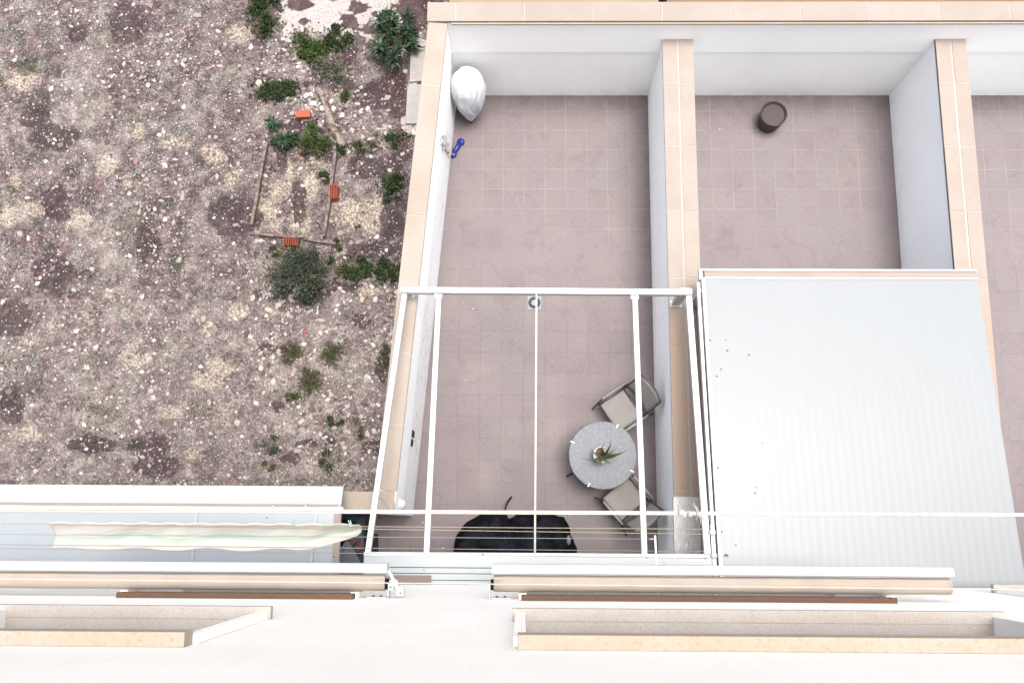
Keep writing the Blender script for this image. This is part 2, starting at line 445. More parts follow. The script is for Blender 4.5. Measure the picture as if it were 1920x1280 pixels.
# tablecloth: mottled grey flower net
t = NT('grey_patterned_cloth'); v = t.coord(True)
vo = t.n('TexVoronoi', feature='F1', i_Scale=27., i_Randomness=.55); t.l(v, vo.inputs['Vector'])
n = t.noise(v, 60, 4, .7); n2 = t.noise(v, 9, 3)
k = t.mix(.45, t.ramp(vo.outputs['Distance'], [(.1, 1.), (.75, 0.)]), n)
t.col(t.mix(t.math('MULTIPLY', n2, .4), t.ramp(k, [(.2, (.19, .205, .24)), (.5, (.255, .27, .305)), (.8, (.30, .32, .36))]), (.225, .24, .275)))
t.rough(.6); t.bump(k, .2, .002); M['cloth'] = t.m

# grill cover fabric / dark cover / laundry
t = NT('pale_cover_fabric'); t.G = .74; v = t.coord(False); n = t.noise(v, 5, 5, .6)
t.col(t.ramp(n, [(.3, (.60, .62, .66)), (.7, (.76, .78, .80))])); t.rough(.55); t.bump(t.noise(v, 9, 4, .6, 1.5), .25, .02); t.rough(.95); t.spec(.1); M['pale_cover'] = t.m
t = NT('black_cover_fabric'); v = t.coord(False); n = t.noise(v, 4, 5, .6)
t.col(t.ramp(n, [(.35, (.006, .006, .008)), (.65, (.030, .028, .040))])); t.rough(.95); t.spec(.03); t.bump(t.noise(v, 6, 4, .6, 2.), .9, .05); M['black_cover'] = t.m
t = NT('striped_laundry'); v = t.coord(False)
uv = t.n('Attribute'); uv.attribute_name = 'band'
sep = t.n('SeparateXYZ'); t.l(v, sep.inputs[0])
ph = t.math('SINE', t.math('MULTIPLY', sep.outputs[0], 6.2))
b_ = t.math('ADD', uv.outputs['Fac'], t.math('MULTIPLY', ph, .10))
c = t.ramp(b_, [(.30, (.84, .83, .80)), (.36, (.80, .72, .66)), (.44, (.84, .83, .78)), (.48, (.60, .70, .60)), (.66, (.62, .72, .63)), (.70, (.86, .82, .74)), (.95, (.84, .78, .70))])
t.col(c); t.rough(.85); M['laundry'] = t.m

# corrugated sheets
def corr(name, c, per, axis='x', rough=.4, depth=.012):
    t = NT(name); v = t.coord(False)
    sep = t.n('SeparateXYZ'); t.l(v, sep.inputs[0])
    s = t.math('SINE', t.math('MULTIPLY', sep.outputs[0 if axis == 'x' else 1], 2 * PI / per))
    n = t.noise(t.coord(False, (6, 1, 1)), 1.2, 5, .6); n2 = t.noise(v, 22, 4, .7)
    b = t.ramp(n, [(.3, tuple(x * .975 for x in c)), (.7, c)])
    b = t.mix(t.ramp(n2, [(.68, 0.), (.8, .25)]), b, tuple(x * .6 for x in c))
    t.col(b); t.rough(rough); t.bump(s, .5, depth)
    return t.m
M['roof_white'] = corr('ribbed_white_roof', (.36, .385, .40), .10, depth=.0005)
M['roof_corr'] = corr('small_ribbed_sheet', (.56, .60, .66), .055, depth=.0008)
M['translucent'] = simple('pale_panel', (.50, .54, .58), .3, .06, 1.5, bump=.02)

# ================================================================== THE PLACE
YF = -7.25          # facade plane
def ground_z(x, y):
    p = Vector((x, y, 0))
    return -1.0 + .035 * (noise.noise(p * 1.3)) + .018 * noise.noise(p * 5) + .01 * noise.noise(p * 14)

# --- ground sheet reaching far out, fine where the photo shows it
PALE = [(575, 22, 50, 38), (615, 48, 62, 26), (655, 20, 30, 25), (715, 62, 42, 14), (735, 18, 60, 26), (782, 195, 20, 50), (790, 120, 16, 50), (770, 225, 18, 26), (545, 60, 16, 18), (725, 240, 12, 6), (700, 10, 60, 12)]
MAROON = [(562, 8, 26, 12), (655, 36, 15, 13), (672, 14, 20, 9), (660, 48, 22, 9), (690, 56, 20, 7), (706, 30, 12, 7), (775, 10, 40, 14), (790, 30, 20, 16), (765, 22, 22, 10), (783, 52, 17, 9), (798, 95, 8, 12), (738, 150, 26, 26), (730, 180, 32, 26), (745, 200, 22, 22), (704, 165, 16, 16), (790, 155, 14, 4), (630, 215, 20, 12), (520, 125, 14, 9), (800, 12, 18, 20), (490, 72, 12, 10), (570, 40, 10, 10)]
HOLES = [(683, 34, 9, 7), (712, 19, 19, 7), (716, 48, 13, 9)]
SAND = [(540, 325, 22, 34), (578, 345, 24, 36), (655, 400, 40, 26), (700, 385, 34, 22), (690, 545, 24, 18), (640, 478, 22, 16), (560, 415, 26, 26), (505, 400, 22, 36), (600, 300, 18, 14), (520, 360, 18, 22), (690, 420, 36, 22), (720, 270, 14, 10)]
MOSS = [(530, 470, 32, 12), (515, 170, 28, 18), (590, 90, 45, 26), (625, 135, 32, 24), (690, 275, 24, 14), (735, 255, 22, 12), (580, 270, 60, 20), (660, 500, 50, 16), (560, 520, 50, 40), (500, 20, 24, 40), (735, 355, 22, 26), (620, 850, 22, 24), (510, 830, 14, 16), (510, 870, 16, 12), (670, 800, 12, 20), (545, 745, 20, 14), (720, 90, 30, 50)]
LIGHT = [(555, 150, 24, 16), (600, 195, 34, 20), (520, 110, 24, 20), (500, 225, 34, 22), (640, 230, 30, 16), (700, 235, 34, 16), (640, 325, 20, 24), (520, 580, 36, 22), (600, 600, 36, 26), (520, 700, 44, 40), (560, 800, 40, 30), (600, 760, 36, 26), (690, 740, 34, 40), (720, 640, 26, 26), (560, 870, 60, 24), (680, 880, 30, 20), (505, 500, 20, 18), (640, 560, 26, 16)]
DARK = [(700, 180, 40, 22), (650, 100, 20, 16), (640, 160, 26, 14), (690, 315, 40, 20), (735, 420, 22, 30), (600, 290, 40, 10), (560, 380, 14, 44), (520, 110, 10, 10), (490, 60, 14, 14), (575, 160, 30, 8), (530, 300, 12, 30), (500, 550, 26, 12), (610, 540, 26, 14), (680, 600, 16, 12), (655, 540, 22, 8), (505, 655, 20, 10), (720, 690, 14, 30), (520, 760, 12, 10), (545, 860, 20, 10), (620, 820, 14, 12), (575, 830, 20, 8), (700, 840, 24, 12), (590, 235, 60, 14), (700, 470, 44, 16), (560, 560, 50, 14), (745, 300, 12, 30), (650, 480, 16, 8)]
for k in range(26):
    LIGHT.append((random.uniform(-20, 460), random.uniform(20, 880), random.uniform(16, 44), random.uniform(14, 34)))
    if k % 2: DARK.append((random.uniform(-20, 460), random.uniform(20, 880), random.uniform(20, 50), random.uniform(12, 36)))
    SAND.append((random.uniform(-20, 460), random.uniform(20, 880), random.uniform(12, 34), random.uniform(10, 26)))
    MOSS.append((random.uniform(-20, 460), random.uniform(20, 880), random.uniform(12, 34), random.uniform(10, 26)))
def blob(lst, u, v):
    m = 0
    q1 = Vector((u * .045, v * .045, 0)); q2 = q1 * 2.7
    du = 9 * noise.noise(q1) + 6 * noise.noise(q2); dv = 9 * noise.noise(q1 + Vector((0, 0, 9))) + 6 * noise.noise(q2 + Vector((0, 0, 5)))
    u += du; v += dv
    for a, b, c, d in lst:
        q = ((u - a) / c) ** 2 + ((v - b) / d) ** 2
        if q < 6: m = max(m, 1 - .5 * q)
    return max(0., m)
xs = [-60, -40, -25, -16, -13.5] + [-12.5 + .055 * i for i in range(int((12.5 - 3.0) / .055) + 1)] + [-2.6, 0, 4, 8, 14, 25, 40, 60]
ys = [-60, -40, -20, -10, -7.2] + [-6.4 + .055 * i for i in range(int((4.2 + 6.4) / .055) + 1)] + [5, 7, 10, 16, 30, 60]
mb = MB(); nx = len(xs); A = {k: [] for k in ('pale', 'maroon', 'sand', 'moss', 'light', 'dark')}
for y in ys:
    for x in xs:
        z = ground_z(x, y)
        u, v = px((x, y, -1))
        inside = -14 < x < -2.4 and -7 < y < 5
        pl = blob(PALE, u, v) if inside else 0; mr = blob(MAROON, u, v) if inside else 0
        if inside and blob(HOLES, u, v) > .5: mr = 0; pl = 1
        if pl > .5: z = lerp(z, -.99, .7)
        A['pale'].append(pl); A['maroon'].append(mr)
        A['sand'].append(blob(SAND, u, v) if inside else 0); A['moss'].append(blob(MOSS, u, v) if inside else 0)
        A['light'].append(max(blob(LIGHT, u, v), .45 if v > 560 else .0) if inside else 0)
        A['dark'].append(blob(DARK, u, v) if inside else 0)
        mb.v.append((x, y, z))
for j in range(len(ys) - 1):
    for i in range(nx - 1):
        a = j * nx + i; mb.f.append((a, a + 1, a + nx + 1, a + nx))
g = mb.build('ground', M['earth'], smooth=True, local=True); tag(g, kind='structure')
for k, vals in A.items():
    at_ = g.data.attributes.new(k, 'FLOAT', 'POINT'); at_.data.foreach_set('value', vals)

# --- loose gravel, far beyond counting
OCT = [(1, 0, 0), (0, 1, 0), (-1, 0, 0), (0, -1, 0), (0, 0, .7), (0, 0, -.5), (.6, .6, .25), (-.6, .55, .3), (-.55, -.6, .2), (.6, -.55, .3)]
OF = [(6, 4, 0), (6, 1, 4), (7, 4, 1), (7, 2, 4), (8, 4, 2), (8, 3, 4), (9, 4, 3), (9, 0, 4), (0, 1, 6), (1, 2, 7), (2, 3, 8), (3, 0, 9), (0, 5, 1), (1, 5, 2), (2, 5, 3), (3, 5, 0)]
def pebble(mb, x, y, z, r, fl=.7):
    a = random.random() * 6.3; ca, sa = math.cos(a), math.sin(a); sx = r * random.uniform(.7, 1.3); sy = r * random.uniform(.6, 1.0); sz = r * fl * random.uniform(.6, 1.1)
    vs = []
    for p in OCT:
        k = random.uniform(.75, 1.2); X = p[0] * sx * k; Y = p[1] * sy * k
        vs.append((x + X * ca - Y * sa, y + X * sa + Y * ca, z + p[2] * sz * k))
    mb.add(vs, OF)
def edge_x(y): return -3.30 - (.25 - y) * (.51 / 6.6) - .03
mb = MB(); cnt = 0
while cnt < 34000:
    x = random.uniform(-11.9, -3.2); y = random.uniform(-6.2, 3.6)
    if y < .5 and x > edge_x(y): continue
    dn = noise.noise(Vector((x * .9, y * .9, 5))) * .5 + .5
    u, v = px((x, y, -1))
    pl = blob(PALE, u, v)
    if random.random() > .25 + dn * .9: continue
    if pl > .5 and random.random() < .93: continue
    if blob(SAND, u, v) > .5 and random.random() < .6: continue
    cnt += 1
    r = min(.06, .0115 * math.exp(random.gauss(.0, .6)))
    if blob(MAROON, u, v) > .5: r *= .7
    pebble(mb, x, y, ground_z(x, y) + r * .2, r)
# mauve heaps of broken stone get the larger pieces
for k in range(3200):
    cx_, cy_ = random.choice([(735, 620), (740, 650), (735, 560), (705, 730), (690, 750), (600, 200), (590, 185), (520, 120), (700, 240), (650, 240), (500, 540), (530, 580), (500, 640), (545, 110), (690, 880), (520, 700), (560, 640), (640, 760), (610, 820), (300, 400), (150, 600), (420, 760), (250, 150)])
    p = at(cx_ + random.gauss(0, 26), cy_ + random.gauss(0, 30), -1)
    if p.x > edge_x(p.y): continue
    r = min(.055, .021 * math.exp(random.gauss(0, .5))); pebble(mb, p.x, p.y, ground_z(p.x, p.y) + r * .25, r)
o = mb.build('gravel', M['gravel'], local=True); tag(o, 'loose pale and mauve stone chips scattered over the rough ground', 'gravel', kind='stuff')

# dry grass and straw litter
mb = MB()
for k in range(5200):
    if k % 3 == 0: c = random.choice(SAND); u = random.gauss(c[0], c[2] * .8); v = random.gauss(c[1], c[3] * .8)
    else: u = random.uniform(0, 760); v = random.uniform(60, 905)
    p = at(u, v, -1)
    if p.x > edge_x(p.y) - .03 or p.y < -6.1: continue
    a = random.random() * 6.3; L = random.uniform(.03, .12); d = Vector((math.cos(a), math.sin(a), random.uniform(0, .25))) * L
    s = Vector((-math.sin(a), math.cos(a), 0)) * .0022
    q = Vector((p.x, p.y, ground_z(p.x, p.y) + .012))
    m = q + d * .5 + Vector((random.gauss(0, .006), random.gauss(0, .006), .012))
    mb.add([q - s, q + s, m + s, m - s, q + d], [(0, 1, 2, 3), (3, 2, 4)])
o = mb.build('dry_grass', M['straw'], local=True); tag(o, 'dry straw litter lying over the bare rough ground', 'dry grass', kind='stuff')

# --- larger stones, one object each
ROCKS = [
 (740, 640, .10, 'rock', 'flat white stone lying near the coping below the pergola corner'),
 (745, 548, .08, 'rock_grey', 'grey boulder tight against the outer side of the boundary wall'),
 (704, 562, .075, 'rock_grey', 'grey broken stone at the lower end of the sandy patch by the wall'),
 (679, 562, .085, 'rock_tan', 'pinkish wedge of rubble on the sandy patch'),
 (505, 582, .10, 'rock_tan', 'long tan stone at the left, below the grey green shrub'),
 (633, 572, .05, 'rock', 'white stone right below the large grey green shrub'),
 (702, 808, .075, 'rock_grey', 'square grey block of rubble near the white pergola rail'),
 (700, 647, .065, 'rock', 'white oval stone right of the brown dry tuft'),
 (565, 790, .08, 'rock_tan', 'broken pink tile fragment lying flat in the lower rubble'),
 (513, 670, .06, 'rock', 'narrow pale stone left of the olive tuft'),
 (588, 195, .09, 'rock', 'pale angular stone left of the upper end of the log'),
 (575, 180, .08, 'rock', 'pale stone slab above the loose orange brick'),
 (608, 205, .10, 'rock', 'large pale stone touching the left side of the log'),
 (622, 192, .07, 'rock', 'white stone right of the log in the upper rubble'),
 (488, 160, .11, 'rock', 'large whitish stone at the left of the small dark shrub'),
 (527, 155, .07, 'rock_tan', 'tan stone just above the small dark shrub'),
 (690, 205, .07, 'rock', 'white rounded stone at the foot of the maroon mulch'),
 (757, 242, .06, 'rock_tan', 'tan rounded stone beside the concrete slab strip'),
 (755, 290, .065, 'rock_tan', 'brown stone against the wall above the dark shrub'),
 (776, 250, .09, 'rock', 'triangular white slab fragment next to the boundary coping'),
 (725, 470, .05, 'rock', 'triangular white chip in the bare patch near the wall'),
 (698, 538, .05, 'rock', 'small round white stone above the grey broken stone'),
 (722, 538, .05, 'rock', 'second round white stone, nearer the boundary wall'),
 (727, 545, .05, 'rock', 'white stone just below the second round white stone'),
 (560, 762, .05, 'rock', 'upright pale stone beside the small weed in the lower rubble'),
 (648, 891, .045, 'rock', 'round whitish stone near the beige end coping'),
 (680, 860, .05, 'rock', 'whitish stone in the rubble near the lower corner'),
 (607, 742, .055, 'rock_grey', 'grey green stone right of the lowest olive tuft'),
 (498, 533, .05, 'rock', 'whitish stone left of the large grey green shrub'),
 (507, 540, .04, 'rock', 'small white stone left below the large grey green shrub'),
]
for (u, v, r, mt, lab) in ROCKS:
    p = at(u, v, -1); bm = bmesh.new()
    bmesh.ops.create_icosphere(bm, subdivisions=2, radius=1)
    a = random.random() * 6.3; sx, sy, sz = random.uniform(.9, 1.25), random.uniform(.6, .85), random.uniform(.4, .55); sd_ = random.random() * 50
    mb = MB()
    rot = Matrix.Rotation(a, 3, 'Z')
    vs = []
    for q in bm.verts:
        c = q.co.copy(); c *= 1 + .38 * noise.noise(c * 1.4 + Vector((sd_, 0, 0))) + .1 * noise.noise(c * 4 + Vector((0, sd_, 0)))
        c = Vector([max(-.75, min(.75, z)) for z in c])
        c = rot @ Vector((c.x * sx, c.y * sy, c.z * sz)) * r * .8
        vs.append((p.x + c.x, p.y + c.y, ground_z(p.x, p.y) + r * .22 + c.z))
    mb.add(vs, [tuple(q.index for q in f.verts) for f in bm.faces]); bm.free()
    o = mb.build('stone', M[mt]); tag(o, lab, 'stone', 'larger stones on the rough ground')

# --- plants
def leaf(mb, b, d, L, W, bend=.25, up=Vector((0, 0, 1))):
    d = d.normalized(); s = d.cross(up)
    if s.length < .1: s = Vector((1, 0, 0))
    s.normalize(); nrm = s.cross(d)
    m = b + d * L * .5 + nrm * L * bend * .3
    mb.add([b, m - s * W * .5 - nrm * W * .12, m + s * W * .5 - nrm * W * .12, b + d * L - nrm * L * bend * .4, m + nrm * 0], [(0, 4, 1), (0, 2, 4), (1, 4, 3), (4, 2, 3)])
def plant(name, label, cat, u, v, ru, rv, h, n, L, W, mat, group='weeds and shrubs on the rough ground', style='bush', lobes=6):
    c = at(u, v, -1); z0 = ground_z(c.x, c.y); s = FPX / 13.4
    kk = 1.12 if ru > 12 else 1.2
    rx, ry = ru / s * kk, rv / s * kk; n = int(n * (1.25 if style != 'tuft' else .6)); L *= 1.12; W *= 1.2
    e = empty(name, (c.x, c.y, z0), label, cat, group)
    mb = MB(); st = MB()
    if style == 'bush':
        cl = []
        for k in range(lobes):
            a = random.random() * 6.3; q = random.random() ** .5 * .75
            q *= 1.25
            cl.append((math.cos(a) * q * rx, math.sin(a) * q * ry, random.uniform(.15, .75) * h * (1.15 - .5 * q), random.uniform(.16, .42)))
            st.tube([(c.x, c.y, z0 - .02), (c.x + cl[-1][0] * .5, c.y + cl[-1][1] * .5, z0 + cl[-1][2] * .6), (c.x + cl[-1][0], c.y + cl[-1][1], z0 + cl[-1][2])], [.009, .006, .003], 5)
        for k in range(5 + int(14 * rx * ry * 20)):        # bare twigs reaching out
            a = random.random() * 6.3; q = random.uniform(.7, 1.35); e1_ = Vector((c.x + math.cos(a) * q * rx, c.y + math.sin(a) * q * ry, z0 + random.uniform(.1, .8) * h))
            b1_ = Vector((c.x + math.cos(a) * .3 * rx, c.y + math.sin(a) * .3 * ry, z0 + .2 * h)); st.tube([b1_, b1_.lerp(e1_, .5) + Vector((random.gauss(0, .015), random.gauss(0, .015), .03)), e1_], [.004, .003, .0015], 4)
        for k in range(n):
            lx, ly, lz, lr = random.choice(cl)
            d = Vector((random.gauss(0, 1), random.gauss(0, 1), random.gauss(.35, .9))).normalized(); q = random.random() ** .6 * lr * 1.15
            p = Vector((c.x + lx + d.x * q * rx, c.y + ly + d.y * q * ry, z0 + max(.01, lz + d.z * q * h * .8)))
            dd = (d + Vector((random.gauss(0, .6), random.gauss(0, .6), random.gauss(.1, .5)))).normalized()
            if random.random() < .10:
                a3 = random.random() * 6.3; q3 = random.uniform(.8, 1.5); p = Vector((c.x + math.cos(a3) * q3 * rx, c.y + math.sin(a3) * q3 * ry, z0 + random.uniform(.005, .3 * h)))
            leaf(mb, p, dd, L * random.uniform(.5, 1.35), W * random.uniform(.6, 1.3))
    elif style == 'rosette':
        for k in range(lobes):
            a0 = random.random() * 6.3; q0 = 0 if lobes == 1 else random.random() ** .5 * .95
            ox, oy = math.cos(a0) * q0 * rx, math.sin(a0) * q0 * ry; hh = h * random.uniform(.3, .9)
            st.tube([(c.x, c.y, z0 - .02), (c.x + ox * .7, c.y + oy * .7, z0 + hh * .4), (c.x + ox, c.y + oy, z0 + hh * .7)], [.012, .01, .006], 5)
            for i in range(n // lobes):
                a = random.random() * 6.3; el = random.uniform(.05, 1.2); d = Vector((math.cos(a) * math.cos(el), math.sin(a) * math.cos(el), math.sin(el)))
                leaf(mb, Vector((c.x + ox, c.y + oy, z0 + hh * random.uniform(.3, .8))), d, L * random.uniform(.6, 1.15), W * random.uniform(.7, 1.2), .6)
    else:   # tuft of fine stems
        for i in range(n):
            a = random.random() * 6.3; q = random.random() ** .6
            sc = ((0, 0), (.5, .25), (-.35, .45), (.1, -.55), (-.5, -.2))[i % 5]
            b = Vector((c.x + (sc[0] + math.cos(a) * q * .35) * rx, c.y + (sc[1] + math.sin(a) * q * .35) * ry, z0))
            d = Vector((math.cos(a) * q, math.sin(a) * q, random.uniform(.3, 1.3)))
            leaf(mb, b + Vector((0, 0, random.random() * h * .4)), d, L * random.uniform(.3, 1.1), W, .5)
            if random.random() < .5:
                tip = b + d.normalized() * L * .7
                for j in range(2): leaf(mb, tip, Vector((random.gauss(0, 1), random.gauss(0, 1), .4)), L * .3, W * 2)
        st.tube([(c.x, c.y, z0 - .02), (c.x, c.y, z0 + h * .3)], [.01, .004], 5)
    mb.build('foliage', M[mat], e); st.build('stem', M['stem'], e)
    return e
# name,label,cat,u,v,ru,rv,h,n,L,W,mat,style,lobes
plant('shrub', 'dark green shrub in the top left corner of the rough ground', 'shrub', 497, 18, 26, 44, .35, 1500, .055, .028, 'leaf_dark', lobes=9)
plant('weed', 'bright green low weed spreading below the pale fabric', 'weed', 588, 88, 38, 32, .16, 1500, .045, .026, 'leaf_mid', lobes=10)
plant('weed', 'dark green weed clump at the right end of the bright green one', 'weed', 637, 74, 20, 20, .2, 650, .05, .026, 'leaf_dark', lobes=5)
plant('weed', 'sparse grey green weed between the bright green weed and the log', 'weed', 625, 135, 32, 26, .12, 380, .045, .014, 'leaf_grey', lobes=9)
plant('leafy_plant', 'tall dark plant with long leaves growing over the concrete slab beside the wall', 'plant', 740, 86, 40, 62, .7, 560, .16, .042, 'leaf_blue', style='rosette', lobes=17)
plant('shrub', 'small dark green shrub left of the log', 'shrub', 515, 170, 36, 19, .2, 900, .05, .024, 'leaf_dark', lobes=8)
plant('weed', 'small round weed right of the log below the mulch', 'weed', 653, 182, 11, 12, .12, 240, .035, .018, 'leaf_mid', lobes=3)
plant('leafy_plant', 'dark blue green leafy plant at the top left corner of the timber bed', 'plant', 530, 257, 26, 26, .3, 230, .15, .034, 'leaf_blue', style='rosette', lobes=5)
plant('leafy_plant', 'lighter green spiky plant just below the loose orange brick', 'plant', 576, 256, 24, 20, .3, 230, .15, .022, 'leaf_mid', style='rosette', lobes=3)
plant('leafy_plant', 'green spiky plant at the head of the bed beside the log foot', 'plant', 610, 268, 18, 16, .25, 110, .13, .024, 'leaf_mid', style='rosette', lobes=2)
plant('weed', 'tangle of brownish weed in the top end of the timber bed', 'weed', 588, 283, 22, 14, .12, 260, .05, .02, 'leaf_olive', lobes=5)
plant('weed', 'small dark weed at the foot of the old log', 'weed', 645, 281, 10, 9, .1, 160, .035, .02, 'leaf_dark', lobes=3)
plant('shrub', 'dark green bushy shrub right of the timber bed near the wall', 'shrub', 737, 352, 22, 22, .32, 1000, .045, .02, 'leaf_dark', lobes=7)
plant('weed', 'grey weed trailing below the dark shrub near the wall', 'weed', 728, 378, 12, 12, .1, 160, .04, .014, 'leaf_grey', lobes=4)
plant('weed', 'low green weed inside the timber bed by its right board', 'weed', 608, 332, 14, 14, .1, 200, .035, .016, 'leaf_dark', lobes=4)
plant('weed', 'low weed beside the slab strip, above the dark shrub', 'weed', 742, 262, 24, 14, .1, 300, .045, .018, 'leaf_dark', lobes=6)
plant('weed', 'low weed between the log foot and the slab strip', 'weed', 685, 277, 20, 10, .1, 220, .04, .018, 'leaf_dark', lobes=5)
plant('shrub', 'large round grey green shrub below the timber bed', 'shrub', 562, 520, 47, 44, .5, 3600, .038, .018, 'leaf_grey', lobes=20)
plant('weed', 'thin green weed above the large grey green shrub', 'weed', 530, 472, 32, 12, .1, 330, .04, .014, 'leaf_dark', lobes=7)
plant('creeper', 'dark creeping plant right of the large shrub', 'plant', 664, 508, 30, 20, .14, 620, .048, .03, 'leaf_dark', lobes=8)
plant('creeper', 'dark creeping clump nearest the wall above the pergola corner', 'plant', 722, 508, 20, 18, .16, 520, .048, .03, 'leaf_dark', lobes=6)
plant('creeper', 'dark creeping clump half hidden by the wall coping', 'plant', 744, 516, 8, 18, .16, 260, .048, .03, 'leaf_dark', lobes=4)
plant('weed', 'thin vine at the right end of the bottom board', 'weed', 638, 461, 12, 10, .08, 130, .035, .024, 'leaf_dark', lobes=4)
plant('weed', 'small vine leaf clump right below the bottom board', 'weed', 617, 484, 9, 10, .08, 110, .035, .022, 'leaf_dark', lobes=3)
plant('grass_tuft', 'olive tuft left of the other upper tuft in the middle rubble', 'tuft', 548, 662, 15, 17, .22, 380, .12, .007, 'leaf_olive', style='tuft')
plant('grass_tuft', 'olive tuft right of the red scrap in the middle rubble', 'tuft', 625, 665, 15, 18, .22, 380, .12, .007, 'leaf_olive', style='tuft')
plant('grass_tuft', 'largest olive tuft at the end of a pale stick', 'tuft', 586, 714, 18, 20, .28, 520, .14, .007, 'leaf_olive', style='tuft')
plant('weed', 'dark weed patch in the lower rubble', 'weed', 630, 790, 13, 12, .1, 240, .035, .016, 'leaf_dark', lobes=4)
plant('weed', 'small green weed beside the upright pale stone', 'weed', 552, 745, 15, 9, .08, 190, .035, .014, 'leaf_mid', lobes=4)
plant('weed', 'thin weed near the white rail in the lower rubble', 'weed', 672, 800, 9, 22, .08, 170, .035, .012, 'leaf_olive', lobes=5)
plant('weed', 'greyish weed among stones left in the lower rubble', 'weed', 512, 835, 14, 14, .08, 190, .035, .014, 'leaf_grey', lobes=5)
plant('weed', 'trailing weed just above the canopy corner', 'weed', 617, 868, 12, 20, .08, 260, .035, .014, 'leaf_dark', lobes=6)
plant('weed', 'olive weed near the left edge above the canopy', 'weed', 508, 872, 13, 9, .08, 150, .035, .012, 'leaf_olive', lobes=4)
plant('weed', 'brown dry tuft tight against the outer wall by the rail', 'weed', 723, 668, 7, 22, .18, 260, .1, .006, 'leaf_olive', style='tuft')
plant('weed', 'tiny weed on the sandy spot right of the bed', 'weed', 673, 425, 7, 6, .05, 60, .025, .012, 'leaf_mid', lobes=2)
# ground cover outside the photographed strip and between the plants
mb = MB()
for (u, v, ru, rv) in MOSS:
    for k in range(int(ru * rv * .16)):
        a = random.random() * 6.3; q = random.random() ** .5 * 1.15
        p = at(u + math.cos(a) * q * ru, v + math.sin(a) * q * rv, -1)
        if p.x > edge_x(p.y) - .02: continue
        b = Vector((p.x, p.y, ground_z(p.x, p.y) + random.random() * .03))
        leaf(mb, b, Vector((random.gauss(0, 1), random.gauss(0, 1), random.uniform(.2, 1.2))), random.uniform(.02, .05), .012)
o = mb.build('ground_cover', M['leaf_grey'], local=True); tag(o, 'scattered low green ground cover between the stones', 'ground cover', kind='stuff')

# --- bricks, boards, log, sticks
def hollow_brick(u, v, ang, L, Wd, H, label, rows, cols):
    c = at(u, v, -1); z0 = ground_z(c.x, c.y) + .005
    e = empty('hollow_brick', (c.x, c.y, z0), label, 'brick', 'bricks around the timber bed', rz=ang)
    mb = MB()
    if rows == 0:
        mb.box(-L / 2, L / 2, -Wd / 2, Wd / 2, 0, H)
        for k in range(7): mb.box(-L / 2 + .012 + k * (L - .02) / 7, -L / 2 + .018 + k * (L - .02) / 7, -Wd / 2 + .004, Wd / 2 - .004, H, H + .003)
        mb.build('brick_body', M['terracotta'], e, bevel=.004, local=True)
    else:
        tw = .007
        for i in range(cols + 1):
            x = -L / 2 + i * (L - tw) / cols; mb.box(x, x + tw, -Wd / 2, Wd / 2, 0, H)
        for j in range(rows + 1):
            y = -Wd / 2 + j * (Wd - tw) / rows
            for i in range(cols):
                x = -L / 2 + i * (L - tw) / cols; mb.box(x + tw, x + (L - tw) / cols, y, y + tw, .001, H - .001)
        mb.build('brick_body', M['terracotta'], e, local=True)
        MB().box(-L / 2 + .004, L / 2 - .004, -Wd / 2 + .004, Wd / 2 - .004, .002, .02).build('brick_shadow_soil', M['soil'], e, local=True)  # dark soil-coloured plate paints shade into the brick holes
    return e
hollow_brick(571, 219, R(2), .245, .125, .10, 'loose orange brick lying on its face above the green plants', 0, 0)
hollow_brick(629, 366, R(93), .24, .125, .16, 'orange hollow brick standing at the right board with holes up', 4, 7)
hollow_brick(549, 457, R(-3), .24, .125, .14, 'orange hollow brick against the bottom board with holes up', 3, 6)
for o in list(bpy.data.objects):
    if o.name.startswith('brick_shadow_soil'): o.name = 'hole_shade'
def plank(u0, v0, u1, v1, w, h, label):
    a = at(u0, v0, -1); b = at(u1, v1, -1); a.z = b.z = -1 + h / 2 + .01
    mb = MB(); n = 10; prev = None
    side = (b - a).cross(Vector((0, 0, 1))).normalized()
    for i in range(n + 1):
        p = a.lerp(b, i / n) + side * .005 * math.sin(i * .5 + u0)
        ring = [p + side * (w / 2) * s1 * random.uniform(.93, 1.05) + Vector((0, 0, h / 2 * s2)) for s1, s2 in ((-1, -1), (1, -1), (1, 1), (-1, 1))]
        k = len(mb.v); mb.v += [tuple(q) for q in ring]
        if i: mb.f += [(k - 4 + j, k - 4 + (j + 1) % 4, k + (j + 1) % 4, k + j) for j in range(4)]
    mb.f += [(3, 2, 1, 0), tuple(len(mb.v) - 4 + j for j in range(4))]
    return tag(mb.build('timber_board', M['plank'], bevel=.004), label, 'board', 'boards edging the bed')
plank(503, 270, 474, 425, .05, .09, 'left board of the timber bed, cut by the picture edge')
plank(631, 288, 610, 447, .05, .09, 'right board of the timber bed beside a hollow brick')
plank(470, 441, 572, 447, .045, .08, 'bottom board of the bed, left length')
plank(570, 450, 631, 458, .05, .06, 'short bottom board of the bed right of the brick')
a = at(597, 168, -.93); b = at(642, 275, -.93)
mb = MB(); pts = []; rs = []
for i in range(15):
    q = i / 14; p = a.lerp(b, q) + Vector((.02 * math.sin(q * 7), .01 * math.cos(q * 5), .01 * math.sin(q * 9))); pts.append(p); rs.append(lerp(.055, .062, q) * (1 + .15 * noise.noise(Vector((q * 6, 0, 0)))))
mb.tube(pts, rs, 12)
tag(mb.build('log', M['timber'], smooth=True, bevel=0), 'old pale weathered log lying in the rubble beside the plants', 'log')
